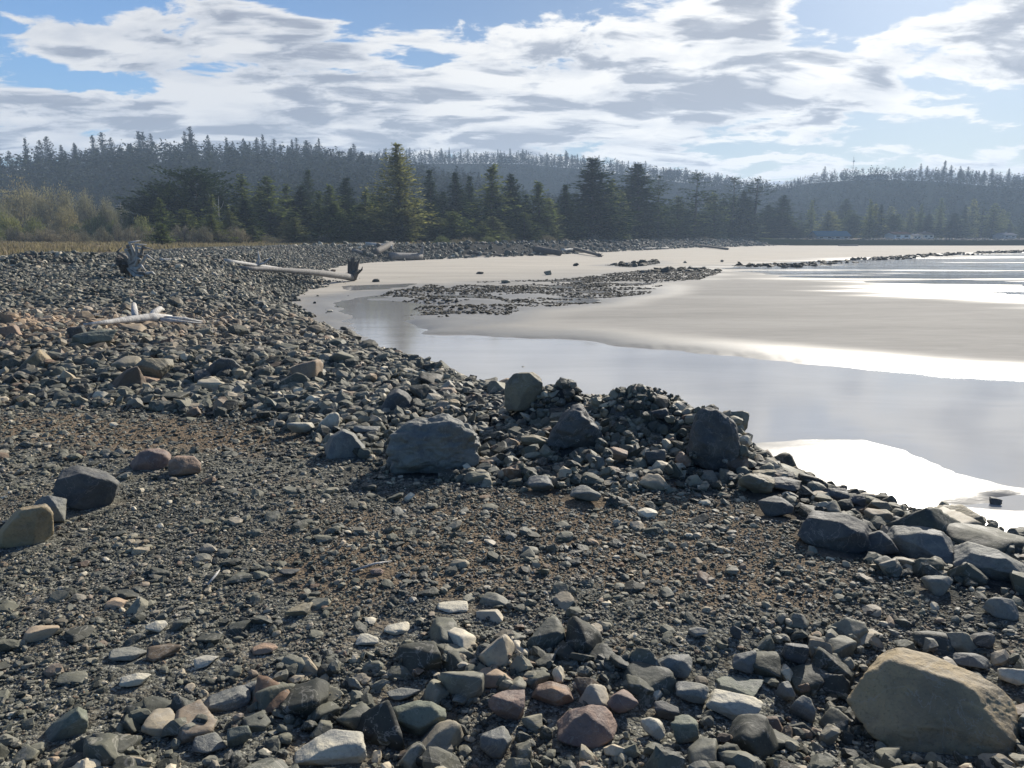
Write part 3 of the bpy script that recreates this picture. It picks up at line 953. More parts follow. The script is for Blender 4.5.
def scatter(n, poly_box, test, a, b, e, flat=(.45, .85), bury=.3, pile=False, layer=0, big_first=True, cap=.1):
    x0, x1, y0, y1 = poly_box
    x = rng.uniform(x0, x1, n)
    y = rng.uniform(y0, y1, n)
    k = test(x, y)
    x, y = x[k], y[k]
    s = powsize(len(x), a, b, e) / 2
    # drop what falls outside a generous view wedge
    px, py, dep = project(np.stack([x, y, ground_z(x, y)], -1))
    k = (px > -160) & (px < 1184) & (py < 850)
    x, y, s = x[k], y[k], s[k]
    if big_first:
        o = np.argsort(-s)
        x, y, s = x[o], y[o], s[o]
    sx = s * rng.uniform(.85, 1.25, len(s))
    sy = s * rng.uniform(.7, 1.05, len(s))
    sz = s * rng.uniform(flat[0], flat[1], len(s))
    if pile:
        z = np.array([settle(x[i], y[i], sx[i], sy[i], sz[i], bury, True, cap) for i in range(len(x))])
    else:
        z = ground_z(x, y) + sz * (1 - 2 * bury)
    ez = rng.uniform(0, 2 * math.pi, len(s))
    tl = .45 if pile else .25
    ex, ey = rng.normal(0, tl, len(s)), rng.normal(0, tl, len(s))
    CAND.append(np.stack([x, y, z, sx, sy, sz, ex, ey, ez, np.full(len(s), layer)], -1))
    return len(s)


def t_of(x, y):
    return land_t(x, y)


def near_boulder(x, y, pad=.9):
    bad = np.zeros(x.shape, bool)
    for o, *_ in ROCKS:
        d = o.dimensions if False else None
        bb = [Vector(c) for c in o.bound_box]
        r = max(b.x for b in bb) * pad + (.05 if o.location.y < 5 else .03)
        bad |= (x - o.location.x) ** 2 + (y - o.location.y) ** 2 < r * r
    return bad


mound_poly = zpoly([(480, 492), (540, 497), (620, 499), (700, 494), (770, 500), (790, 492), (745, 452), (690, 425), (600, 415), (555, 425), (500, 470)], 2.66)
# near rubble, piled
test_rub = lambda x, y: inside(x, y, RUBBLE) & ~near_boulder(x, y, .8)
scatter(700, (-2.5, 3.5, 1.7, 4.2), test_rub, .10, .23, 1.6, (.5, .8), .32, True, 0, True, -.01)
scatter(2600, (-2.5, 3.5, 1.7, 4.2), test_rub, .04, .10, 2.2, (.5, .9), .28, True, 0, True, .012)
scatter(9000, (-2.5, 3.5, 1.7, 4.2), test_rub, .014, .045, 2.2, (.5, .9), .2, True, 1, True, .004)
# mound
test_m = lambda x, y: inside(x, y, mound_poly) & ~near_boulder(x, y, .55)
scatter(260, (-2.5, 3, 4.8, 9), test_m, .09, .19, 1.8, (.5, .8), .3, True, 0, True, .08)
scatter(6000, (-2.5, 3, 4.8, 9), test_m, .03, .11, 2.2, (.5, .9), .22, True, 0)


# rock armour on the seaward slope
def test_arm(x, y):
    t, dl, ds = t_of(x, y)
    return (dl < 1.5) & (sdf(x, y, FLAT) > .35) & (ds > -.3) & (x > 1.3) & (y < 15) & ~near_boulder(x, y, .7)


scatter(750, (2.1, 12, 1.5, 16), test_arm, .26, .5, 1.6, (.4, .7), .38, True, 0, True, -.02)
scatter(4000, (.9, 12, 1.5, 16), test_arm, .07, .26, 1.8, (.5, .85), .28, True, 0, True, .0)


# cobble bank
def test_cob(x, y):
    t, dl, ds = t_of(x, y)
    edge = ds + (fbm(x * .5, y * .5) - .5) * 2.4
    return (edge > -.3) & (dl < 11.5 + (fbm(x * .3, y * .3 + 9) - .5) * 4) & ~inside(x, y, FLAT) & (x < 1.4) & ~near_boulder(x, y, .7)


scatter(150, (-14, 1.4, 7, 22), test_cob, .26, .42, 2.0, (.5, .9), .3, False, 0)
scatter(10000, (-9, 1.4, 7, 15), test_cob, .09, .21, 1.9, (.5, .9), .27, False, 0)
scatter(34000, (-12, 1.4, 7, 17), test_cob, .035, .12, 1.9, (.5, .9), .2, False, 1)
scatter(46000, (-26, 1.0, 14, 40), test_cob, .09, .25, 1.9, (.5, .95), .25, False, 1)
scatter(9000, (-20, 1.0, 14, 30), test_cob, .06, .14, 1.8, (.5, .95), .2, False, 1)
scatter(80000, (-60, 0, 38, 150), test_cob, .17, .44, 1.9, (.55, 1.0), .25, False, 1)


# small stones wherever the ground would be bare
def test_gap(x, y):
    t, dl, ds = t_of(x, y)
    return (ds > -.1) & (sdf(x, y, FLAT) > .1) & (dl < 9) & ~near_boulder(x, y, .7)


scatter(60000, (-2.5, 9, 3, 13), test_gap, .02, .075, 2.0, (.45, .85), .2, False, 1)
scatter(9000, (-2.5, 5, 3.5, 10), test_gap, .07, .16, 2.0, (.45, .85), .25, False, 0)


# far shore: dark storm boulders along the toe
def test_shore(x, y):
    t, dl, ds = t_of(x, y)
    return (ds > -1.0) & (dl < 5) & (y > 125)


scatter(70000, (-40, 330, 120, 480), test_shore, .4, 1.3, 1.8, (.6, 1.0), .25, False, 1)


def test_reef(x, y):
    m = np.zeros(x.shape, bool)
    for i, p in enumerate(REEFS[:5]):
        q = sdf(x, y, p)
        n = fbm(x * .09 + i * 3, y * .42, oct=4)
        n2 = fbm(x * .5 + i * 3, y * .9, oct=2)
        th = (.41, .40, .45, .36, .47)[i]
        m |= (q < 0) & (n + .35 * (n2 - .5) + .02 * np.clip(-q, 0, 3) > th)
    return m


scatter(150000, (-16, 60, 40, 145), test_reef, .12, .34, 2.3, (.25, .5), .25, False, 2)
scatter(40000, (-10, 330, 90, 330), test_reef, .6, 1.3, 2.0, (.35, .6), .25, False, 2)


def test_strays(x, y):
    t, dl, ds = t_of(x, y)
    return (ds < .2) & (rng.random(x.shape) < np.exp(ds / 1.1))


scatter(2600, (-24, 4, 14, 90), test_strays, .06, .30, 1.8, (.4, .8), .2, False, 1)
STR = []
for px, py, w, h in [(376, 453 - 0, 0, 0), (477 - 101, 161 + 121, 8, 4), (333, 272, 6, 4), (480, 274, 9, 3), (506, 283, 9, 4), (548, 275, 8, 6), (576, 266, 7, 4), (625, 250, 5, 2.5), (635, 267, 5, 5), (685, 263, 4, 3), (722, 262, 4, 3),
                     (308, 321 - 0, 8, 3), (345, 330, 9, 4), (316, 343, 9, 4), (356, 366, 7, 3), (330, 312, 8, 3)]:
    if w == 0:
        continue
    p = on_ground(px, py)
    _, _, dep = project(np.array(p))
    STR.append([p.x, p.y, p.z + h * .5 * float(dep) / F * .6, w * dep / F / 2, w * dep / F / 2.6, h * dep / F / 2, 0, 0, rng.uniform(0, 6), 0])
CAND.append(np.array(STR, float))


# gravel flat
def test_flat(x, y):
    return (sdf(x, y, FLAT) < .15) & ~near_boulder(x, y, .85)


scatter(6500, (-8, 4.5, 1.8, 9), lambda x, y: test_flat(x, y) & (fbm(x * 1.1, y * 1.1 + 3) > .40), .04, .13, 2.6, (.3, .6), .36, False, 0)
scatter(60000, (-7, 4.5, 1.8, 8.5), test_flat, .014, .05, 2.2, (.35, .75), .28, False, 1)
scatter(70000, (-3.2, 3.2, 1.8, 5.0), test_flat, .007, .020, 2.0, (.4, .8), .22, False, 1)
ALL = np.concatenate(CAND)
APX, APY, ADEP = project(ALL[:, :3])
ASZ = F * ALL[:, 3] * 2 / ADEP
infr = (APX > 6) & (APX < 1018) & (APY > 200) & (APY < 762)
# hidden behind the ground itself?
hid = np.zeros(len(ALL), bool)
cand_i = np.where(infr & (ASZ > 9))[0]
for s in np.linspace(.25, .97, 26):
    q = CAM + (ALL[cand_i, :3] + np.array([0, 0, 0]) - CAM) * s
    q[:, 2] = CAM[2] + (ALL[cand_i, 2] + ALL[cand_i, 5] - CAM[2]) * s
    hid[cand_i] |= ground_z(q[:, 0], q[:, 1]) > q[:, 2] + .01
score = np.where(infr & ~hid, ASZ, 0)
N_IND = 300 - len(ROCKS)
sel = np.argsort(-score)[:N_IND]
print('individual rocks', len(ROCKS), '+', len(sel), 'smallest px', score[sel].min(), 'all stones', len(ALL))
LIB = []
for i in range(14):
    v_, f_ = rock_verts(900 + i, 4, p=45, k=14, rough=.04)
    v_ = v_ / np.abs(v_).max(axis=0)
    me = raw_mesh('rock', v_, f_, 3, True)
    me.materials.append(M_ROCK)
    LIB.append(me)
col_names = [(.2, 'dark'), (.5, 'charcoal grey'), (.75, 'grey'), (.9, 'light grey'), (2, 'pale')]
by_mark = {}
LM = [(o, px, py, lab, w) for (o, px, py, lab, w) in ROCKS]
short = {}
SHORT = {'biggest rock': 'big tan boulder', 'large flat-topped grey': 'flat-topped grey boulder', 'upright blocky brown': 'blocky brown boulder', 'tall craggy dark': 'tall dark crag',
         'peaked dark craggy': 'peaked mound rock', 'dark faceted boulder': 'dark faceted boulder', 'dark reddish rock, the': 'pair of reddish rocks', 'round-backed dark': 'round-backed dark boulder',
         'mossy olive brown': 'mossy olive boulder', 'pointed tan rock': 'pointed tan rock', 'broad dark slab-like': 'broad dark slab-like boulder', 'big grey boulder in the': 'big armour boulder',
         'large greenish rounded': 'greenish rounded boulder', 'smooth grey wedge': 'smooth grey wedge rock', 'large reddish peaked': 'reddish peaked boulder', 'pale flat-sided': 'pale sunlit slab',
         'dark greenish slab': 'slab below the driftwood', 'flat pale slab set': 'flat pale slab', 'pointed greenish rock': 'pointed greenish rock', 'wedge-shaped grey': 'wedge-shaped grey rock'}
marks = []
for o, px, py, lab, w in ROCKS:
    for k_, s_ in SHORT.items():
        if lab.startswith(k_):
            marks.append((px, py, s_))
assert len(marks) == len(SHORT), (len(marks), len(SHORT))
rows = {}
for i in sel:
    px, py = APX[i], APY[i]
    d = [((px - a) ** 2 + ((py - b) * 1.6) ** 2, j) for j, (a, b, _) in enumerate(marks)]
    _, j = min(d)
    a, b, s_ = marks[j]
    vx, vy = px - a, (py - b) * 1.3
    sec = ('to the right of' if vx > 0 else 'to the left of') if abs(vx) > abs(vy) else ('in front of' if vy > 0 else 'behind')
    rows.setdefault((j, sec), []).append((math.hypot(vx, vy), i))
for (j, sec), lst in rows.items():
    lst.sort()
    for r_, (_, i) in enumerate(lst):
        c = ALL[i]
        me = LIB[int(rng.integers(len(LIB)))]
        o = link('rock', me, loc=c[:3], rot=(c[6] * .8, c[7] * .8, c[8]), scale=c[3:6])
        word = 'flat' if c[5] < .5 * c[3] else ('chunky' if c[5] > .75 * c[3] else 'angular')
        size = 'large ' if ASZ[i] > 34 else ('small ' if ASZ[i] < 16 else '')
        oo = '' if r_ == 0 else ordinal(r_) + ' '
        tag(o, f'{size}{word} grey stone, {oo}closest {sec} the {marks[j][2]}', 'rock', 'loose rocks around the ' + marks[j][2])
rest = np.ones(len(ALL), bool)
rest[sel] = False
# coarse shapes for the uncounted stones
VAR = {}
for sub, K in ((1, 24), (2, 16), (3, 10)):
    VAR[sub] = np.stack([(lambda q: q / np.abs(q).max(axis=0))(rock_verts(2000 + sub * 50 + i, sub, p=(14 if sub == 1 else 60), k=12, rough=.04)[0]) for i in range(K)])


def build_stones(name, rows_, mat, label):
    px, py, dep = project(rows_[:, :3])
    size = F * rows_[:, 3] * 2 / dep
    vs, fs, off = [], [], 0
    for sub, lo, hi in ((3, 22, 1e9), (2, 6.5, 22), (1, -1, 6.5)):
        r = rows_[(size >= lo) & (size < hi)]
        if not len(r):
            continue
        base = VAR[sub][rng.integers(0, len(VAR[sub]), len(r))]
        v = base * r[:, None, 3:6]
        cx, sx, cy, sy, cz, sz = np.cos(r[:, 6]), np.sin(r[:, 6]), np.cos(r[:, 7]), np.sin(r[:, 7]), np.cos(r[:, 8]), np.sin(r[:, 8])
        y1 = v[..., 1] * cx[:, None] - v[..., 2] * sx[:, None]
        z1 = v[..., 1] * sx[:, None] + v[..., 2] * cx[:, None]
        x1 = v[..., 0] * cy[:, None] + z1 * sy[:, None]
        z2 = -v[..., 0] * sy[:, None] + z1 * cy[:, None]
        x3 = x1 * cz[:, None] - y1 * sz[:, None]
        y3 = x1 * sz[:, None] + y1 * cz[:, None]
        out = np.stack([x3, y3, z2], -1) + r[:, None, :3]
        f = ICO[sub][1]
        ff = f[None] + (np.arange(len(r)) * base.shape[1])[:, None, None] + off
        vs.append(out.reshape(-1, 3))
        fs.append(ff.reshape(-1, 3))
        off += out.shape[0] * out.shape[1]
    me = raw_mesh(name, np.concatenate(vs), np.concatenate(fs), 3, False)
    me.materials.append(mat)
    o = link(name, me)
    tag(o, label, kind='stuff')
    print(name, len(rows_), 'stones', len(me.polygons), 'faces')


def weed_material():
    m, n = new_mat('weedy_stone')
    rnd = n.n('ShaderNodeNewGeometry').outputs['Random Per Island']
    x, y, z = n.xyz(n.pos())
    c = n.ramp(rnd, [(0, (.024, .018, .009)), (.5, (.058, .044, .021)), (.85, (.07, .068, .055)), (1, (.15, .145, .13))])
    b = n.n('ShaderNodeBsdfPrincipled', ins={'Base Color': c, 'Roughness': .8, 'Specular IOR Level': .25})
    finish(n, b)
    return m


lay = ALL[:, 9]
build_stones('cobbles', ALL[rest & (lay == 0)], M_LOOSE, 'loose angular stones packed between the counted rocks')
build_stones('gravel', ALL[rest & (lay == 1)], M_LOOSE, 'grey gravel and cobbles covering the bank and the flat')
build_stones('reef_stones', ALL[rest & (lay == 2)], weed_material(), 'dark weed-covered stones of the low reef on the sand')
# ------------------------------------------------------------------ plants
def foliage_material(name, c0, c1, c2, trans=.25):
    m, n = new_mat(name)
    rnd = n.n('ShaderNodeNewGeometry').outputs['Random Per Island']
    ob = n.n('ShaderNodeObjectInfo').outputs['Random']
    col = n.ramp(rnd, [(0, c0), (.55, c1), (1, c2)])
    col = n.mix(1.0, col, n.ramp(ob, [(0, (.75, .8, .75)), (.5, (1, 1, 1)), (1, (1.3, 1.2, 1.0))]), 'MULTIPLY')
    b = n.n('ShaderNodeBsdfDiffuse', ins={'Color': col})
    t = n.n('ShaderNodeBsdfTranslucent', ins={'Color': n.mix(1.0, col, (1.15, 1.2, .85), 'MULTIPLY')})
    mx = n.n('ShaderNodeMixShader', ins={0: trans})
    n.set(mx.inputs[1], b.outputs[0])
    n.set(mx.inputs[2], t.outputs[0])
    finish(n, mx)
    return m


def bark_material(name, a, b, sc=6, stretch=.12):
    m, n = new_mat(name)
    tc = n.n('ShaderNodeTexCoord').outputs['Object']
    x, y, z = n.xyz(tc)
    v = n.comb(x, y, n.m('MULTIPLY', z, stretch)) if stretch != 1 else tc
    f = n.noise(v, sc, 7, .65)
    c = n.ramp(f, [(.3, a), (.7, b)])
    bump = n.n('ShaderNodeBump', ins={'Height': f, 'Strength': .7, 'Distance': .04})
    bs = n.n('ShaderNodeBsdfPrincipled', ins={'Base Color': c, 'Roughness': .85, 'Normal': bump.outputs[0]})
    finish(n, bs)
    return m


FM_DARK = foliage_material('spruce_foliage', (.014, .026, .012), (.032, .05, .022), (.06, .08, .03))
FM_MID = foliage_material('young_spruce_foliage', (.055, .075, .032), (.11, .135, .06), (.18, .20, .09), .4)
FM_PALE = foliage_material('sunlit_spruce_foliage', (.08, .09, .05), (.15, .165, .085), (.24, .245, .135), .4)  # sun and backlight put into the leaf colour, paler than the other spruces
FM_FOREST = foliage_material('far_forest_foliage', (.016, .024, .014), (.024, .034, .019), (.036, .046, .026), 0.0)
FM_BUSH = foliage_material('bare_alder_twigs', (.14, .13, .095), (.225, .21, .155), (.32, .30, .22), .3)
FM_GREEN = foliage_material('bush_foliage', (.10, .115, .06), (.17, .185, .095), (.25, .255, .14), .3)
FM_TWIG = foliage_material('grey_twigs', (.14, .12, .095), (.24, .21, .17), (.36, .33, .28), .2)
BARK = bark_material('bark', (.045, .036, .028), (.12, .10, .08))
PALEBARK = bark_material('pale_bark', (.20, .19, .17), (.42, .40, .36))
WOOD = bark_material('weathered_driftwood', (.07, .065, .06), (.27, .255, .235), 9, .25)
WOOD_W = bark_material('bleached_driftwood', (.20, .19, .18), (.58, .56, .52), 9, .25)
WOOD_D = bark_material('dark_driftwood', (.03, .026, .022), (.13, .11, .09), 7, .3)


def tube(pts, radii, seg=8, rough=0, seed=0, cap=True):
    pts = [Vector(p) for p in pts]
    vs, fs = [], []
    rg = np.random.default_rng(seed)
    prev = None
    for i, p in enumerate(pts):
        t = (pts[min(i + 1, len(pts) - 1)] - pts[max(i - 1, 0)]).normalized()
        a = prev if prev is not None else (Vector((0, 0, 1)) if abs(t.z) < .9 else Vector((1, 0, 0)))
        s = t.cross(a).normalized()
        a = s.cross(t).normalized()
        prev = a
        for k in range(seg):
            an = 2 * math.pi * k / seg
            r = radii[i] * (1 + rough * rg.uniform(-1, 1))
            vs.append(p + s * (math.cos(an) * r) + a * (math.sin(an) * r))
    for i in range(len(pts) - 1):
        for k in range(seg):
            k2 = (k + 1) % seg
            fs.append([i * seg + k, i * seg + k2, (i + 1) * seg + k2, (i + 1) * seg + k])
    if cap:
        fs.append(list(range(seg))[::-1])
        fs.append([(len(pts) - 1) * seg + k for k in range(seg)])
    return vs, fs


class MB:
    def __init__(self):
        self.v, self.f = [], []

    def add(self, vf):
        o = len(self.v)
        self.v += [tuple(a) for a in vf[0]]
        self.f += [[q + o for q in f] for f in vf[1]]
        return self

    def box(self, c, s, rz=0):
        cs, sn = math.cos(rz), math.sin(rz)
        vv = []
        for dx_, dy_, dz_ in [(-1, -1, -1), (1, -1, -1), (1, 1, -1), (-1, 1, -1), (-1, -1, 1), (1, -1, 1), (1, 1, 1), (-1, 1, 1)]:
            x, y, z = dx_ * s[0] / 2, dy_ * s[1] / 2, dz_ * s[2] / 2
            vv.append((c[0] + x * cs - y * sn, c[1] + x * sn + y * cs, c[2] + z))
        return self.add((vv, [[3, 2, 1, 0], [4, 5, 6, 7], [0, 1, 5, 4], [1, 2, 6, 5], [2, 3, 7, 6], [3, 0, 4, 7]]))

    def mesh(self, name, smooth=False):
        return raw_mesh(name, np.array(self.v), np.concatenate([np.array(f) for f in self.f]), [len(f) for f in self.f], smooth)

    def build(self, name, mat, parent=None, smooth=False, loc=None):
        me = self.mesh(name, smooth)
        return link(name, me, mat, parent, loc)


def sprays(centers, dirs, size, rg, n_each=1, squash=.5):
    """needle sprays: thin diamonds, one loose face each"""
    c = np.repeat(centers, n_each, 0)
    d = np.repeat(dirs, n_each, 0)
    n = len(c)
    sz = size * rg.uniform(.6, 1.3, n)[:, None] if np.isscalar(size) else np.repeat(size, n_each)[:, None] * rg.uniform(.6, 1.3, n)[:, None]
    d = d + rg.normal(0, .35, (n, 3))
    d /= np.linalg.norm(d, axis=1)[:, None]
    s = np.cross(d, rg.normal(0, 1, (n, 3)) * np.array([.35, .35, 1]))
    s /= np.linalg.norm(s, axis=1)[:, None] + 1e-9
    c = c + rg.normal(0, 1, (n, 3)) * sz * .35
    v = np.stack([c - d * sz * .5, c + s * sz * squash * .5, c + d * sz * .6, c - s * sz * squash * .5], 1)
    f = np.arange(n * 4).reshape(n, 4)
    return v.reshape(-1, 3), f


def conifer(seed, h, r, z0=.08, whorl=.42, per=5, dens_=7, spr=.55, droop=.15, ragged=.35, top=.85, flat_top=0, bare_gap=0):
    rg = np.random.default_rng(seed)
    tr = MB()
    lean = rg.normal(0, .012, 2) * h
    tpts = [(lean[0] * t * t, lean[1] * t * t, h * t) for t in np.linspace(0, .98, 9)]
    tr.add(tube(tpts, [max(.02, h * .014 * (1 - t) ** .9) for t in np.linspace(0, .98, 9)], 6))
    C, D, S = [], [], []
    z = h * z0
    side = rg.normal(0, 1, 2)
    side /= np.linalg.norm(side)
    while z < h * .99:
        t = (z / h - z0) / (1 - z0)
        L0 = r * ((1 - t) ** top + .03) * (min(1, .45 + t * 3.2))
        if flat_top:
            L0 = r * (math.sin(min(1, t * 1.05) * math.pi) ** .6 * .9 + .1)
        k = max(2, int(per * rg.uniform(.6, 1.4)))
        if rg.random() < bare_gap:
            k = 1
        a0 = rg.uniform(0, 6.28)
        for j in range(k):
            a = a0 + j * 6.283 / k + rg.normal(0, .3)
            dirx, diry = math.cos(a), math.sin(a)
            L = L0 * rg.uniform(1 - ragged, 1 + ragged * .6) * (1 + .16 * (dirx * side[0] + diry * side[1]))
            up = rg.uniform(-.05, .25) + .5 * t
            n = max(2, int(dens_ * (L / r) + 1.5))
            ss = np.linspace(.18, 1, n)
            px = lean[0] * (z / h) ** 2 + dirx * L * ss
            py = lean[1] * (z / h) ** 2 + diry * L * ss
            pz = z + L * ss * up - droop * L * ss * ss + rg.normal(0, .06)
            C.append(np.stack([px, py, pz], -1))
            dd__ = np.array([dirx, diry, up - droop * 1.5])
            D.append(np.repeat(dd__[None], n, 0))
            S.append(np.full(n, spr * (.75 + .5 * (1 - t))) * np.linspace(1.15, .75, n))
            if L > .6 and rg.random() < .6:
                tr.add(tube([(0 + lean[0] * (z / h) ** 2, 0 + lean[1] * (z / h) ** 2, z), (px[-1] * .8, py[-1] * .8, z + L * .8 * up - droop * L * .6)], [.02 + .0015 * h * (1 - t), .01], 3, cap=False))
        z += whorl * rg.uniform(.7, 1.35)
    C, D, S = np.concatenate(C), np.concatenate(D), np.concatenate(S)
    v, f = sprays(C, D, S, rg, 4, .5)
    crown = raw_mesh('crown', v, f, 4, False)
    return tr.mesh('trunk', True), crown


def broad_bush(seed, w, h, n=2600, twigs=40, size=.16, blobs=9, squash=.35, dome=True):
    """bare thicket: stems fanning up, with fine twig tips over an uneven dome"""
    rg = np.random.default_rng(seed)
    st = MB()
    tips = []
    for i in range(twigs):
        a, rr = rg.uniform(0, 6.28), w * .5 * math.sqrt(rg.random())
        ex, ey = math.cos(a) * rr, math.sin(a) * rr * .8
        top = h * (1 - .75 * (rr / (w * .5)) ** 2.2) * rg.uniform(.8, 1.08)
        b = (ex * .45 + rg.normal(0, .1), ey * .45, 0)
        mpt = (ex * .75, ey * .75, top * .5)
        st.add(tube([b, mpt, (ex, ey, top)], [.05, .035, .012], 4, cap=False))
        tips.append((ex, ey, top))
    tips = np.array(tips)
    k = rg.integers(0, len(tips), n)
    f_ = rg.uniform(.35, 1.02, n)[:, None] ** .7
    base = tips[k] * np.array([.5, .5, 0])
    c = base + (tips[k] - base) * f_ + rg.normal(0, 1, (n, 3)) * np.array([w * .05, w * .05, h * .04])
    d = (tips[k] * np.array([.6, .6, .0]) / (w * .5) + np.array([0, 0, .9])) + rg.normal(0, .35, (n, 3))
    v, f = sprays(c, d / np.linalg.norm(d, axis=1)[:, None], size * 2.2, rg, 1, squash)
    v[:, 2] = np.maximum(v[:, 2], .02)
    return st.mesh('stem', True), raw_mesh('foliage', v, f, 4, False)


def copy_tree(root):
    c = root.copy()
    SC.collection.objects.link(c)
    for ch in root.children:
        d = ch.copy()
        SC.collection.objects.link(d)
        d.parent = c
        d.location = ch.location
    return c


def proto(kind, tm, cm, barkm, fol, part='trunk', part2='crown'):
    e = bpy.data.objects.new(kind, None)
    a = bpy.data.objects.new(part, tm)
    b = bpy.data.objects.new(part2, cm)
    tm.materials.append(barkm)
    cm.materials.append(fol)
    return e, a, b


class Kind:
    def __init__(self, kind, mk, barkm, fol, h, w, part='trunk', part2='crown'):
        self.kind, self.h, self.w, self.part, self.part2 = kind, h, w, part, part2
        self.tm, self.cm = mk
        if not self.tm.materials:
            self.tm.materials.append(barkm)
        if not self.cm.materials:
            self.cm.materials.append(fol)

    def place(self, loc, h, w, rz, label, cat, group):
        e = bpy.data.objects.new(self.kind, None)
        SC.collection.objects.link(e)
        e.location = loc
        e.rotation_euler = (0, 0, rz)
        e.scale = (w / self.w, w / self.w, h / self.h)
        for nm, me in ((self.part, self.tm), (self.part2, self.cm)):
            link(nm, me, parent=e)
        tag(e, label, cat, group)
        return e


KS = {}
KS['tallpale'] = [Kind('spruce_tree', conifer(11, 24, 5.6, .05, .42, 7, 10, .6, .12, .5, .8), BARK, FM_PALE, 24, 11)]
KS['dark'] = [Kind('spruce_tree', conifer(20 + i, 20, 4.2, .06, .42, 7, 9, .62, .2, .52, .75 + .1 * i), BARK, FM_DARK, 20, 8.4) for i in range(4)]
KS['mid'] = [Kind('spruce_tree', conifer(30 + i, 16, 3.6, .05, .45, 5, 8, .58, .12, .58, .8 + .08 * i), BARK, FM_MID, 16, 7.2) for i in range(4)]
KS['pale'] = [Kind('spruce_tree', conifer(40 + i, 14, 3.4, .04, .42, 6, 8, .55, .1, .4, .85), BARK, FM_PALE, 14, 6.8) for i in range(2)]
KS['sparse'] = [Kind('sparse_pine', conifer(50 + i, 20, 4.2, .22, .75, 4, 7, .55, .05, .55, .55, bare_gap=.3), BARK, FM_DARK, 20, 8.4) for i in range(3)]
KS['pine'] = [Kind('shore_pine', conifer(60 + i, 14, 5.2, .06, .40, 8, 9, .62, .0, .4, .8, flat_top=1), BARK, FM_DARK, 14, 10.4) for i in range(3)]
KS['low'] = [Kind('spruce_tree', conifer(70 + i, 7, 2.6, .02, .35, 6, 6, .5, .1, .45, .75), BARK, FM_MID, 7, 5.2) for i in range(2)]
KS['ridge'] = [Kind('ridge_tree', conifer(80 + i, 22, 3.6, (.12, .3, .45, .2)[i], .9, 5, 4, 1.05, .12, .5, (.75, .6, .45, .9)[i]), BARK, FM_FOREST, 22, 7.2) for i in range(4)]

ADJ = {'tallpale': 'tall sunlit pale green spruce', 'dark': 'dark green spruce', 'mid': 'mid green young spruce', 'pale': 'pale yellowish green spruce', 'sparse': 'sparse dark wind-thinned pine',
       'pine': 'broad-crowned dark shore pine', 'low': 'low young spruce'}


def inland_y(px, deep):
    """distance at which column px crosses the back of the beach, plus deep"""
    for y in np.arange(60, 600, 1.5):
        p = at_y(px, 240, y)
        t, dl, ds = land_t(np.array([p[0]]), np.array([p[1]]))
        if dl[0] > deep:
            return y
    return 420


BELT = []


def tree_px(kind, px, top, hwpx, dist, extra=0):
    p = at_y(px, top, dist)
    gz = float(ground_z(p[0], p[1])[0])
    h = p[2] - gz
    w = 2 * hwpx * dist / F * (1.7 if kind != 'tallpale' else 1.2)
    BELT.append((px, kind, (p[0], p[1], gz - .1), h, w, dist))


rt = random.Random(5)
MAIN = [('pine', 166, 184, 20, 176), ('pine', 195, 168, 25, 186), ('mid', 241, 172, 19, 182), ('mid', 268, 176, 20, 178), ('dark', 300, 185, 17, 188), ('dark', 307, 170, 10, 240), ('mid', 286, 182, 15, 190),
        ('mid', 330, 184, 16, 180), ('dark', 346, 178, 13, 200), ('mid', 364, 188, 14, 176), ('tallpale', 398, 143, 34, 172), ('dark', 431, 170, 14, 220), ('dark', 456, 172, 16, 215), ('dark', 470, 176, 12, 225),
        ('mid', 491, 163, 20, 205), ('dark', 513, 173, 16, 214), ('mid', 540, 180, 17, 212), ('dark', 566, 184, 14, 226), ('dark', 594, 158, 25, 214), ('mid', 611, 178, 13, 240), ('dark', 640, 164, 24, 232),
        ('sparse', 660, 174, 14, 240), ('mid', 678, 196, 14, 250), ('sparse', 697, 173, 20, 268), ('mid', 716, 192, 14, 280), ('sparse', 735, 177, 14, 290), ('sparse', 757, 177, 20, 296), ('dark', 745, 190, 12, 300), ('pale', 620, 190, 12, 225), ('pale', 550, 198, 12, 205),
        ('pine', 152, 196, 15, 180), ('mid', 318, 190, 14, 184), ('dark', 258, 186, 16, 200), ('dark', 380, 186, 12, 205)]
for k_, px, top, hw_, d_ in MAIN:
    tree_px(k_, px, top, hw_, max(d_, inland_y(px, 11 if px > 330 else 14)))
for i in range(92):
    px = 150 + i * 7.0 + rt.uniform(-4, 4)
    if px > 790:
        continue
    y0_ = inland_y(px, rt.uniform(9, 30) if px > 330 else rt.uniform(22, 50))
    kk = rt.choice(['mid', 'mid', 'pale', 'low', 'pale', 'low', 'mid'] if i % 2 else ['dark', 'mid', 'dark'])
    top = rt.uniform(188, 206) if i % 2 == 0 else rt.uniform(206, 226)
    tree_px(kk, px, top, rt.uniform(9, 16), y0_ + (18 if i % 2 == 0 else 0))
BELT.sort(key=lambda a: a[0])
cnt = {}
for px, kind, loc, h, w, dist in BELT:
    k = cnt.get(kind, 0)
    cnt[kind] = k + 1
    K = KS[kind]
    lab = ADJ[kind] + (' taller than all its neighbours behind the beach' if kind == 'tallpale' else f', {ordinal(k)} of its kind from the left along the beach belt')
    K[rt.randrange(len(K))].place(loc, h, w, rt.uniform(0, 6.28), lab, 'pine' if 'pine' in kind or kind == 'sparse' else 'spruce', 'conifers in the belt behind the beach')

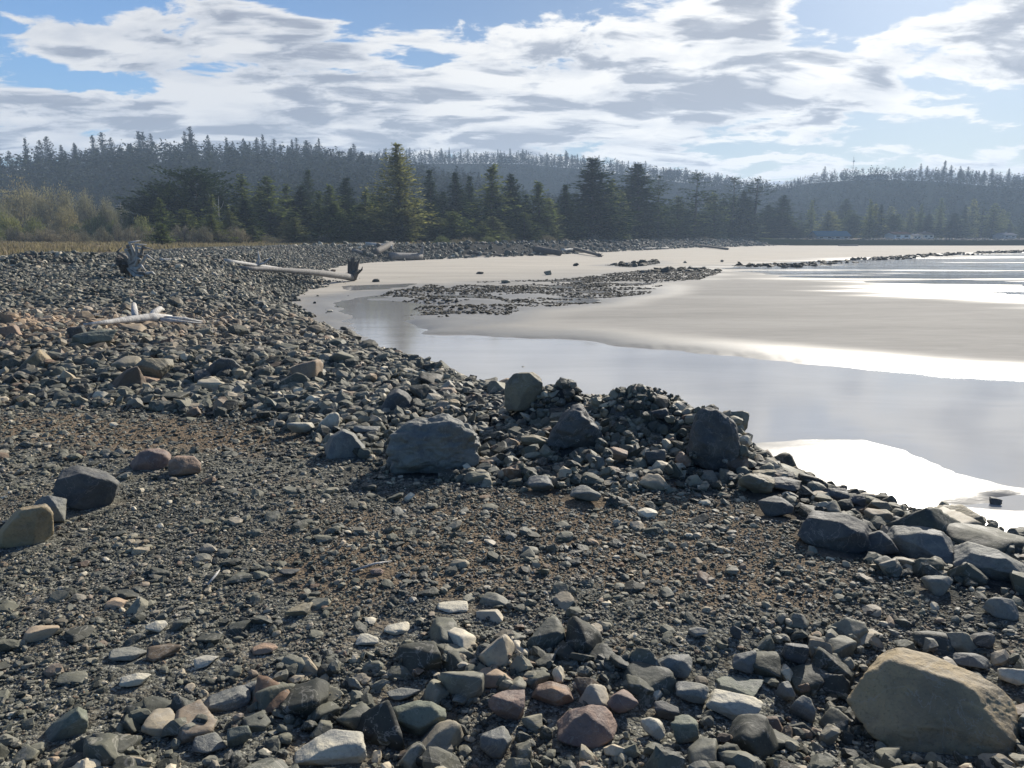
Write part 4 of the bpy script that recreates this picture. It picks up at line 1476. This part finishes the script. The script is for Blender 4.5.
# far shore trees on the right, hazier
FAR = []
for i in range(58):
    px = 772 + i * 4.9 + rt.uniform(-3, 3)
    y0_ = inland_y(px, rt.uniform(14, 80))
    FAR.append((px, rt.choice(['dark', 'mid', 'dark', 'sparse', 'pine', 'mid', 'pale']), rt.uniform(197, 219) if rt.random() < .5 else rt.uniform(212, 230), rt.uniform(6, 12), y0_))
FAR.sort()
for i, (px, kind, top, hw_, d_) in enumerate(FAR):
    p = at_y(px, top, d_)
    gz = float(ground_z(p[0], p[1])[0])
    K = KS[kind]
    K[rt.randrange(len(K))].place((p[0], p[1], gz - .1), p[2] - gz, 2.9 * hw_ * d_ / F, rt.uniform(0, 6.28),
                                  f'hazy {ADJ[kind]}, {ordinal(i)} tree from the left on the far shore', 'tree', 'trees on the far shore of the bay')


# ridge skyline trees
def surf_z(S, x, y):
    X, Y, Z = S
    i = int(np.clip(np.searchsorted(X[0], x), 1, X.shape[1] - 1))
    col = Y[:, i]
    j = int(np.clip(np.searchsorted(col, y), 1, len(col) - 1))
    a = np.clip((y - col[j - 1]) / (col[j] - col[j - 1] + 1e-9), 0, 1)
    return float(Z[j - 1, i] * (1 - a) + Z[j, i] * a)


def crest(S, px, dist, back=0):
    X, Y, Z = S
    best = None
    for j in range(len(Y)):
        xw = (px - 512) / F * Y[j, 0]
        i = int(np.clip(np.searchsorted(X[0], (px - 512) / F * dist), 0, X.shape[1] - 1))
        y = Y[j, i]
        i = int(np.clip(np.searchsorted(X[0], (px - 512) / F * y), 0, X.shape[1] - 1))
        y, z = Y[j, i], Z[j, i]
        e = (z - CAM[2]) / y
        if best is None or e > best[0]:
            best = (e, j, i)
    j, i = best[1], best[2]
    j = int(np.clip(j + back, 0, len(Y) - 1))
    return Vector((X[j, i], Y[j, i], Z[j, i]))


RT = []
for S, d_, a, b, step, hlo, hhi, gap in ((RA, 640, -4, 400, 4.1, 15, 28, .2), (RB, 980, 385, 770, 5.2, 11, 19, .1), (RC, 900, 772, 1026, 4.6, 10, 19, .25)):
    px = a
    while px < b:
        if rt.random() > gap and not (S is RC and 832 < px < 884):
            hh = rt.uniform(hlo, hhi) * (1.15 if 110 < px < 200 else 1)
            if S is RA and 66 < px < 90:
                hh *= .8
            if S is RC:
                hh *= .55 if px < 900 else 1.0
            if S is RC and 905 < px < 935:
                hh *= 1.25
            c = crest(S, px, d_, rt.choice([-1, 0, 0, 1]))
            RT.append((px, S is RA, S is RB, c, hh))
        px += step * rt.uniform(.55, 1.45)
RT.append((594, False, True, crest(RB, 562, 980), 20))
RT.append((824, False, False, crest(RC, 809, 900), 17))
RT.sort(key=lambda a: a[0])
nr = [0, 0, 0]
RNAME = ['the near wooded ridge', 'the long middle ridge', 'the far hill with houses']
for px, isA, isB, c, hh in RT:
    g = 0 if isA else (1 if isB else 2)
    K = KS['ridge'][rt.randrange(4)]
    K.place((c.x, c.y, c.z - .5), hh, hh * rt.uniform(.26, .42), rt.uniform(0, 6.28), f'{"tall " if hh > 20 else ""}skyline conifer, {ordinal(nr[g])} from the left along {RNAME[g]}', 'conifer', 'skyline conifers on ' + RNAME[g])
    nr[g] += 1
print('belt', len(BELT), 'far', len(FAR), 'ridge', len(RT))


# forest on the slopes as one mass
def forest(name, S, n, label, hlo, hhi, mat, seed, front=True):
    rg = np.random.default_rng(seed)
    X, Y, Z = S
    vs, fs = [], []
    off = 0
    m_, n_ = X.shape
    jj = rg.uniform(2, m_ - 3 if not front else m_ * .52, n)
    ii = rg.uniform(0, n_ - 2, n)
    j0, i0 = jj.astype(int), ii.astype(int)
    a, b = jj - j0, ii - i0
    g = lambda A: A[j0, i0] * (1 - a) * (1 - b) + A[j0, i0 + 1] * (1 - a) * b + A[j0 + 1, i0] * a * (1 - b) + A[j0 + 1, i0 + 1] * a * b
    bx, by, bz = g(X), g(Y), g(Z)
    px = 512 + F * bx / by
    clear = (px > 850) & (px < 893) & (jj > m_ * .42) if S is RC else np.zeros(n, bool)
    k = (px > -150) & (px < 1180) & (bz > 2.5) & ~clear
    bx, by, bz = bx[k], by[k], bz[k]
    n = len(bx)
    h = rg.uniform(hlo, hhi, n) * (.7 + .6 * fbm(bx * .02, by * .02))
    h = h * (1 - .45 * sstep(.40, .50, (jj[k]) / m_))
    w = h * rg.uniform(.18, .30, n)
    NS = 34
    t = rg.random((n, NS)) ** .8
    ang = rg.uniform(0, 6.28, (n, NS))
    rr = w[:, None] * (1 - t) ** .8 * rg.uniform(.4, 1.1, (n, NS))
    c = np.stack([bx[:, None] + np.cos(ang) * rr, by[:, None] + np.sin(ang) * rr, bz[:, None] + h[:, None] * (.12 + .88 * t)], -1).reshape(-1, 3)
    d = np.stack([np.cos(ang), np.sin(ang), np.full_like(ang, -.1)], -1).reshape(-1, 3)
    s = np.repeat(h * .12, NS) * (1.25 - .6 * t.ravel())
    v, f = sprays(c, d, s, rg, 1, .7)
    me = raw_mesh(name, v, f, 4, False)
    me.materials.append(mat)
    tag(link(name, me), label, kind='stuff')


forest('forest', RA, 11000, 'dense conifer forest covering the slope of the near ridge', 13, 21, FM_FOREST, 1)
forest('forest', RB, 8000, 'dense conifer forest covering the slope of the middle ridge', 10, 17, FM_FOREST, 2)
forest('forest', RC, 9000, 'mixed woods covering the slope of the far hill with houses', 8, 14, FM_FOREST, 3)

# ---- thickets and bushes on the left
BK = [Kind('alder_thicket', broad_bush(200 + i, 14, 8, 9500, 90, .17), BARK, FM_BUSH, 8, 14, 'stem', 'foliage') for i in range(3)]
GK = [Kind('willow_bush', broad_bush(210 + i, 7, 3.6, 2600, 36, .15), BARK, FM_GREEN, 3.6, 7, 'stem', 'foliage') for i in range(3)]
TK = [Kind('bare_bush', broad_bush(220 + i, 6, 2.6, 2200, 44, .12, squash=.2), BARK, FM_TWIG, 2.6, 6, 'stem', 'foliage') for i in range(3)]
BUSH = []
for px, top, hw_, d_ in [(20, 181, 34, 215), (52, 185, 26, 205), (-20, 187, 30, 200), (82, 190, 18, 200), (105, 198, 15, 205), (0, 205, 16, 165), (120, 206, 18, 210), (64, 205, 16, 180)]:
    BUSH.append((px, top, hw_, d_, BK, 'rounded olive brown bare alder thicket', 'alder'))
for px, top, hw_, d_ in [(8, 212, 15, 150), (33, 215, 14, 145), (96, 212, 16, 168), (128, 210, 16, 176), (140, 214, 14, 160), (112, 220, 14, 160), (-8, 222, 12, 138), (230, 218, 14, 168), (150, 228, 10, 150), (75, 222, 14, 158), (215, 226, 10, 160)]:
    BUSH.append((px, top, hw_, d_, GK, 'light green willow bush', 'bush'))
for i in range(30):
    px = -12 + i * 11.5 + rt.uniform(-4, 4)
    d_ = rt.uniform(128, 146) if px < 240 else rt.uniform(150, 165)
    if px > 330:
        continue
    BUSH.append((px, rt.uniform(222, 231) if px < 240 else rt.uniform(231, 236), rt.uniform(8, 14), d_, TK, 'low grey brown bare bush', 'bush'))
for i in range(22):
    px = 440 + i * 15.5 + rt.uniform(-4, 4)
    d_ = inland_y(px, rt.uniform(3.5, 7))
    BUSH.append((px, rt.uniform(232, 240), rt.uniform(6, 12), d_, TK if i % 3 else GK, 'scrubby bush at the foot of the beach conifers', 'bush'))
BUSH.sort(key=lambda a: a[0])
bc = {}
for px, top, hw_, d_, K, lab, cat in BUSH:
    p = at_y(px, top, d_)
    gz = float(ground_z(p[0], p[1])[0])
    k = bc.get(lab, 0)
    bc[lab] = k + 1
    K[rt.randrange(len(K))].place((p[0], p[1], gz - .1), max(p[2] - gz, 1.2), 2 * hw_ * d_ / F, rt.uniform(0, 6.28), f'{lab}, {ordinal(k)} from the left', cat, lab + ' group')

# a bare pale snag among the pines
def snag(px, topy, basey, d_, label, seed, cnt_=7):
    p = at_y(px, topy, d_)
    gz = float(ground_z(p[0], p[1])[0])
    h = p[2] - gz
    rg = random.Random(seed)
    e = bpy.data.objects.new('dead_tree', None)
    SC.collection.objects.link(e)
    e.location = (p[0], p[1], gz - .05)
    m = MB()
    m.add(tube([(0, 0, 0), (.15, 0, h * .35), (-.1, 0, h * .7), (.1, 0, h)], [.22, .17, .10, .03], 7))
    m.build('trunk', PALEBARK, e, True)
    for i in range(cnt_):
        z = h * rg.uniform(.3, .85)
        a = rg.uniform(0, 6.28)
        L = h * rg.uniform(.15, .32)
        b = MB().add(tube([(0, 0, z), (math.cos(a) * L * .5, math.sin(a) * L * .5, z + L * .45), (math.cos(a) * L * .8, math.sin(a) * L * .8, z + L)], [.08, .05, .015], 5))
        b.build('branch', PALEBARK, e, True)
    tag(e, label, 'dead tree')


snag(218, 196, 243, 165, 'pale bare dead tree standing in front of the shore pines', 3, 12)


# dry grass behind the berm
def grass(n, name, label):
    rg = np.random.default_rng(4)
    x = rg.uniform(-125, 10, n)
    y = rg.uniform(38, 172, n)
    t, dl, ds = land_t(x, y)
    g = sstep(13, 17, dl + (fbm(x * .15, y * .15) - .5) * 10)
    g = np.maximum(g, sstep(6, 10, dl) * (y > 105))
    px = 512 + F * x / y
    k = (rg.random(n) < g) & (px > -60) & (px < 560) & (dl > 5) & (dl < 75) & (fbm(x * .2, y * .2) > .42)
    x, y = x[k], y[k]
    z = ground_z(x, y)
    n = len(x)
    h = rg.uniform(.25, .75, n) * (.6 + .7 * fbm(x * .1, y * .1))
    a = rg.uniform(0, 6.28, n)
    w = rg.uniform(.05, .16, n)
    b = np.stack([x, y, z - .02], -1)
    s = np.stack([np.cos(a) * w, np.sin(a) * w, 0 * a], -1)
    tip = b + np.stack([rg.normal(0, .15, n), rg.normal(0, .15, n), h], -1)
    v = np.stack([b - s, b + s, tip], 1).reshape(-1, 3)
    me = raw_mesh(name, v, np.arange(len(v)).reshape(-1, 3), 3, False)
    me.materials.append(foliage_material('dry_grass', (.15, .125, .09), (.25, .20, .145), (.36, .29, .21), .3))
    tag(link(name, me), label, kind='stuff')


grass(150000, 'dry_grass', 'dry tan grass growing on the flat behind the gravel berm')
# ------------------------------------------------------------------ driftwood
def log_between(name, a_px, b_px, r0, r1, mat, label, group=None, lift=.0, seg=10, bend=.0, seed=1, roots=None, cat='driftwood log', rootmat=None, n=9):
    a, b = on_ground(*a_px), on_ground(*b_px)
    e = bpy.data.objects.new(name, None)
    SC.collection.objects.link(e)
    e.location = a
    d = b - a
    rg = random.Random(seed)
    pts, rad = [], []
    side = Vector((-d.y, d.x, 0)).normalized()
    for i in range(n):
        t = i / (n - 1)
        p = d * t + side * (bend * math.sin(t * math.pi)) + Vector((0, 0, (r0 * (1 - t) + r1 * t) + lift * math.sin(t * math.pi)))
        pts.append(p + Vector((rg.uniform(-.03, .03), rg.uniform(-.03, .03), rg.uniform(-.02, .02))) * (r0 + r1) * 2)
        rad.append((r0 * (1 - t) + r1 * t) * rg.uniform(.93, 1.07))
    MB().add(tube(pts, rad, seg, .04, seed)).build('stem', mat, e, True)
    tag(e, label, cat, group)
    return e, pts, d


def root_wad(e, c, axis_, R, n, mat, seed, up=0.0):
    rg = random.Random(seed)
    axis_ = Vector(axis_).normalized()
    s = axis_.cross(Vector((0, 0, 1))).normalized()
    u_ = s.cross(axis_)
    m = MB()
    m.add(tube([c - axis_ * R * .3, c, c + axis_ * R * .12], [R * .26, R * .5, R * .3], 12, .18, seed))
    for i in range(n):
        an = i * 6.283 / n + rg.uniform(-.3, .3)
        L = R * rg.uniform(.6, 1.15)
        o = (s * math.cos(an) + u_ * math.sin(an))
        if up and o.z < -.1:
            L *= .45
        k = o.cross(axis_) * rg.uniform(-.5, .5)
        p1 = c + o * L * .45
        p2 = c + (o + k * .5).normalized() * L * .8 + axis_ * rg.uniform(-.1, .25) * R
        p3 = c + (o + k).normalized() * L * 1.05 + axis_ * rg.uniform(-.1, .35) * R
        m.add(tube([c, p1, p2, p3], [R * .22, R * .14, R * .08, R * .02], 6, .15, seed + i))
    m.build('root_wad', mat, e, True)


# the long log with its root plate on the sand
e, pts, d = log_between('driftwood_log', (240, 270), (352, 281), .14, .33, WOOD, 'long grey driftwood log with an upturned dark root plate resting on the sand', lift=.1, bend=-.4, seed=3, n=12)
root_wad(e, pts[-1] + Vector((.15, 0, .25)), (d.x, d.y, .0), 1.05, 14, WOOD_D, 4, 1)
q = pts[-1]
m = MB()
for i, (ox, hh) in enumerate([(0, 1.9), (.22, 1.55), (-.2, 1.7), (.42, 1.7), (.12, 2.0)]):
    m.add(tube([q + Vector((ox * .5, 0, 0)), q + Vector((ox, .1, hh * .5)), q + Vector((ox * 1.3 + .05, .05, hh * .8)), q + Vector((ox * 1.7 + .1, 0, hh))], [.26, .2, .13, .03], 7, .2, i))
m.build('root', WOOD_D, e, True)
e, pts, d = log_between('driftwood_log', (225, 263), (300, 273), .16, .10, WOOD_W, 'thin bleached driftwood pole crossing the thin end of the long log', seed=8)
m = MB().add(tube([pts[3], pts[3] + Vector((.2, .1, .5)), pts[3] + Vector((.1, .2, 1.1))], [.13, .1, .03], 6, .1, 2))
m.add(tube([pts[3], pts[3] + Vector((.6, .1, .2)), pts[3] + Vector((1.1, .2, .65))], [.12, .09, .03], 6, .1, 5))
m.build('branch', WOOD_W, e, True)

# forked bleached branch on the cobbles
a, b = on_ground(87, 331), on_ground(186, 325)
e = bpy.data.objects.new('driftwood_branch', None)
SC.collection.objects.link(e)
e.location = a
d = b - a
up = Vector((0, 0, .10))
P = lambda t, s=0, z=0: d * t + Vector((-d.y, d.x, 0)).normalized() * s + up + Vector((0, 0, z))
MB().add(tube([P(-.02), P(.2, 0, .02), P(.42, .05, .04), P(.62, .0, .06), P(.78, -.1, .03)], [.02, .045, .065, .085, .07], 9, .08, 3)).build('stem', WOOD_W, e, True)
for k, (ps, rs) in enumerate([([P(.50, .1, .04), P(.60, .3, .16), P(.70, .5, .28)], [.06, .055, .04]), ([P(.6, 0, .06), P(.75, .15, .16), P(.9, .35, .2), P(1.02, .5, .17)], [.065, .06, .05, .02]),
                              ([P(.7, -.1, .03), P(.82, -.3, .03), P(.92, -.5, -.02)], [.06, .04, .015]), ([P(.66, -.1, .02), P(.74, -.3, .0), P(.86, -.6, -.04)], [.05, .03, .012]),
                              ([P(.64, 0, .06), P(.69, .1, .11), P(.70, .12, .17)], [.05, .04, .02])]):
    MB().add(tube(ps, rs, 7, .1, k)).build('branch', WOOD_W, e, True)
tag(e, 'forked sun-bleached driftwood branch lying on the cobble bank', 'driftwood')

# root wad on the berm crest
g = on_ground(128, 277)
e = bpy.data.objects.new('driftwood_stump', None)
SC.collection.objects.link(e)
e.location = g
R_ = 15 * g.y / F
v_, f_ = rock_verts(77, 5, p=7, rough=.30)
me = raw_mesh('stump', v_ * np.array([R_ * .7, R_ * .6, R_ * .85]) + np.array([0, 0, R_ * .75]), f_, 3, True)
link('stump', me, WOOD_D, e)
rg = random.Random(9)
for i in range(15):
    a_ = rg.uniform(-.9, 1.9)
    L = R_ * rg.uniform(1.2, 2.3)
    c0 = Vector((R_ * .3, -R_ * .45, R_ * .7))
    MB().add(tube([c0, c0 + Vector((math.cos(a_) * L * .5, -.1, math.sin(a_) * L * .5)), c0 + Vector((math.cos(a_ + .3) * L * .85, -.3, math.sin(a_ + .3) * L * .8)), c0 + Vector((math.cos(a_) * L, -.2, max(-R_ * .5, math.sin(a_) * L)))],
                  [.11, .085, .06, .02], 5, .15, i)).build('root', WOOD_W if i % 3 else WOOD, e, True)
tag(e, 'dark tree stump with pale tangled roots on the crest of the berm', 'stump')

# log pile at the head of the beach
LG = [((374, 257), (392, 247), .55, .50, WOOD_D, 'thick dark log slanting up the cobbles at the beach head'), ((391, 260), (421, 260), .62, .6, WOOD, 'thick sawn log lying level on sand at the beach head'),
      ((366, 246), (392, 250), .35, .42, WOOD_W, 'bleached log leaning on the cobbles above the beach head'), ((352, 252), (376, 258), .3, .25, WOOD, 'grey half-buried log on the cobbles at the beach head'),
      ((470, 254), (505, 256), .18, .12, WOOD_D, 'thin dark log along the top of the pale beach'), ((536, 253), (560, 256), .75, .6, WOOD_D, 'bulky dark log below the conifers at the top of the beach'),
      ((562, 252), (575, 251), .35, .3, WOOD_W, 'short pinkish bleached log at the top of the beach'), ((574, 250), (600, 257), .4, .3, WOOD_D, 'dark branchy log slanting down onto the beach'),
      ((700, 247), (728, 250), .45, .3, WOOD_D, 'dark log below the sparse pines'), ((640, 250), (668, 249), .35, .3, WOOD, 'grey log half hidden by shoreline boulders'),
      ((160, 262), (176, 262), .12, .1, WOOD_W, 'small bleached stick on the berm beside the stump roots'), ((130, 247), (140, 246), .12, .1, WOOD_W, 'tiny white stick at the edge of the dry grass'),
      ((838, 246), (858, 246), .3, .3, WOOD, 'grey log on the far shore boulders'), ((920, 245), (934, 245), .3, .3, WOOD_W, 'pale log on the far shore boulders')]
for i, (a_, b_, r0, r1, mt, lab) in enumerate(LG):
    e, pts, d = log_between('driftwood_log', a_, b_, r0, r1, mt, lab, 'driftwood logs along the beach', seed=30 + i, n=6)
    if i in (0, 2, 5, 7):
        root_wad(e, pts[-1] if i != 5 else pts[0], (d.x, d.y, .0), r0 * 1.9, 8, mt, 60 + i)
    if i == 1:
        MB().add(tube([pts[-1] + Vector((.1, 0, -.6)), pts[-1] + Vector((.25, 0, .7)), pts[-1] + Vector((.45, 0, 1.5)), pts[-1] + Vector((.3, 0, 2.1))], [.33, .28, .2, .08], 8, .15, 4)).build('branch', WOOD, e, True)
# twigs on the gravel flat
for (a_, b_, lab) in [((208, 590), (220, 576), 'thin curved bleached twig on the gravel flat'), ((352, 575), (392, 566), 'thin straight dry twig on the brown gravel')]:
    a, b = on_ground(*a_), on_ground(*b_)
    e = link('twig', MB().add(tube([Vector((0, 0, .02)), (b - a) * .5 + Vector((.012, 0, .035)), (b - a) + Vector((0, 0, .025))], [.006, .006, .003], 6, .1, 1)).mesh('twig', True), WOOD_W, loc=a)
    tag(e, lab, 'twig')


# ------------------------------------------------------------------ buildings and masts
def plain(name, col, rough=.7):
    m, n = new_mat(name)
    P = n.pos()
    c = n.mix(n.map(n.noise(P, 1.5, 5, .6), .3, .7, 0, .35), col, tuple(x * .75 for x in col))
    finish(n, n.n('ShaderNodeBsdfPrincipled', ins={'Base Color': c, 'Roughness': (1.0 if rough > .3 else .2), 'Specular IOR Level': (.0 if rough > .3 else .5)}))
    return m


M_WALL = [plain('cream_wall', (.62, .58, .5)), plain('grey_wall', (.3, .31, .32)), plain('white_wall', (.7, .7, .68))]
M_ROOF = [plain('slate_roof', (.04, .04, .045)), plain('blue_roof', (.03, .09, .14)), plain('pale_roof', (.16, .16, .17)), plain('brown_roof', (.07, .05, .045))]
M_GLASS = plain('window_glass', (.03, .035, .04), .15)


def house(loc, w, dpt, h, rh, wall, roof, rz, label, nwin=3, hip=False, cat='house'):
    e = bpy.data.objects.new('house', None)
    SC.collection.objects.link(e)
    e.location = loc
    e.rotation_euler = (0, 0, rz)
    m = MB()
    m.v = [(-w / 2, -dpt / 2, -1), (w / 2, -dpt / 2, -1), (w / 2, dpt / 2, -1), (-w / 2, dpt / 2, -1), (-w / 2, -dpt / 2, h), (w / 2, -dpt / 2, h), (w / 2, dpt / 2, h), (-w / 2, dpt / 2, h), (-w / 2, 0, h + rh * .97), (w / 2, 0, h + rh * .97)]
    m.f = [[0, 1, 5, 4], [2, 3, 7, 6], [1, 2, 6, 9, 5], [3, 0, 4, 8, 7]]
    m.build('wall', wall, e)
    o = .5
    r = MB()
    k = w / 2 + o
    ins = w * .22 if hip else 0
    for s in (-1, 1):
        y = s * (dpt / 2 + o)
        a = [(-k, y, h - .15), (k, y, h - .15), (k - ins, 0, h + rh), (-k + ins, 0, h + rh)]
        r.v += a + [(x_, y_, z_ + .22) for x_, y_, z_ in a]
        b = len(r.v) - 8
        r.f += [[b + q for q in f] for f in ([0, 1, 2, 3], [7, 6, 5, 4], [0, 4, 5, 1], [1, 5, 6, 2], [2, 6, 7, 3], [3, 7, 4, 0])]
    rf = r.build('roof', roof, e)
    MB().box((w * .2, dpt * .12, h + rh * .9), (.8, .8, 1.6)).build('chimney', M_WALL[1], rf)
    for i in range(nwin):
        x = -w / 2 + w * (i + .5) / nwin
        f = MB().box((x, -dpt / 2 - .03, h * .58), (w / nwin * .55, .08, h * .42)).build('window', M_WALL[2], e)
        MB().box((x, -dpt / 2 - .08, h * .58), (w / nwin * .48, .05, h * .34)).build('pane', M_GLASS, f)
    tag(e, label, cat)
    return e


def at_crest(S, px, d_):
    return crest(S, px, d_)


c = at_crest(RC, 843, 900)
house(c + Vector((0, -4, .4)), 12, 9, 2.8, 1.3, M_WALL[1], M_ROOF[0], .1, 'small dark hilltop house below the radio mast', 3, True)
c = at_crest(RC, 861, 900)
house(c + Vector((0, -4, .3)), 18, 10, 3.0, 1.6, M_WALL[1], M_ROOF[3], -.05, 'long low dark house on the hilltop clearing', 4, True)
c = at_crest(RB, 502, 980)
house(c + Vector((0, -30, -2)), 14, 9, 5, 2.5, M_WALL[0], M_ROOF[3], .3, 'cream house among trees on the long middle ridge', 3)
p = at_y(673, 196, 900)
house(Vector((p[0], p[1] - 0, surf_z(RB, p[0], p[1]) + 6)), 15, 10, 5, 2, M_WALL[1], M_ROOF[2], .2, 'pale-roofed house on the slope behind the sparse pines', 3)
for px, w, h, rh, wl, rf, lab in [(829, 17, 1.6, 2.4, M_WALL[1], M_ROOF[1], 'low house with a blue roof on the far shore'), (897, 9, 2.6, 1.0, M_WALL[2], M_ROOF[3], 'white house with a brown roof on the far shore'),
                                  (912, 4, 1.8, .7, M_WALL[2], M_ROOF[2], 'small white shed beside the white far shore house'), (923, 6, 2.6, 1, M_WALL[0], M_ROOF[0], 'small cream cottage with dark roof on the far shore'),
                                  (1004, 8, 2.2, 1.1, M_WALL[1], M_ROOF[2], 'pale-roofed grey house at the end of the far shore')]:
    y = inland_y(px, 9)
    p = at_y(px, 240, y)
    house(Vector((p[0], p[1], float(ground_z(p[0], p[1])[0]))), w, 9, h, rh, wl, rf, .1, lab, 2 if w < 10 else 4)

M_METAL = plain('galvanised_metal', (.35, .35, .36), .5)
c = at_crest(RC, 842, 900)
e = bpy.data.objects.new('radio_mast', None)
SC.collection.objects.link(e)
e.location = c + Vector((-1, 6, -1))
m = MB()
HM_ = 26
for k in range(3):
    a_ = k * 2.094
    m.add(tube([(math.cos(a_) * .5, math.sin(a_) * .5, 0), (math.cos(a_) * .25, math.sin(a_) * .25, HM_)], [.09, .07], 4))
for i in range(26):
    a_, b_ = i * 2.094, (i + 1) * 2.094
    m.add(tube([(math.cos(a_) * .45, math.sin(a_) * .45, i), (math.cos(b_) * .45, math.sin(b_) * .45, i + 1)], [.05, .05], 4))
m.build('mast', M_METAL, e)
MB().add(tube([(0, -.5, HM_ * .82), (0, -1.0, HM_ * .82)], [.9, 1.0], 12)).build('dish', M_WALL[2], e)
MB().add(tube([(0, 0, HM_), (0, 0, HM_ + 3)], [.06, .04], 4)).build('antenna', M_METAL, e)
tag(e, 'thin lattice radio mast with a dish on the hilltop', 'mast')

M_POLE = bark_material('utility_pole_wood', (.20, .18, .15), (.34, .31, .27))
for px, topy, d_, lab in [(120, 202, 185, 'weathered wooden utility pole with crossarm beyond the willow bushes')]:
    p = at_y(px, topy, d_)
    gz = float(ground_z(p[0], p[1])[0])
    h = p[2] - gz
    e = bpy.data.objects.new('utility_pole', None)
    SC.collection.objects.link(e)
    e.location = (p[0], p[1], gz - .2)
    MB().add(tube([(0, 0, 0), (0, 0, h)], [.17, .11], 8)).build('pole', M_POLE, e, True)
    ca = MB().box((0, 0, h - .6), (2.2, .12, .14)).build('crossarm', M_POLE, e)
    for x_ in (-1, -.35, .35, 1):
        MB().add(tube([(x_, 0, h - .53), (x_, 0, h - .38)], [.05, .03], 6)).build('insulator', M_WALL[2], ca)
    tag(e, lab, 'utility pole')

# ------------------------------------------------------------------ the air
hz = MB().box((0, 1480, 84), (6300, 3240, 178))
hzo = hz.build('haze', None)
m = bpy.data.materials.new('haze')
m.use_nodes = True
n = NT(m.node_tree)
vol = n.n('ShaderNodeVolumePrincipled', ins={'Color': (.58, .76, 1.0), 'Density': HAZE, 'Anisotropy': .1})
n.n('ShaderNodeOutputMaterial', ins={'Volume': vol.outputs[0]})
hzo.data.materials.append(m)
tag(hzo, 'thin bluish sea haze in the air over the whole bay', kind='stuff')
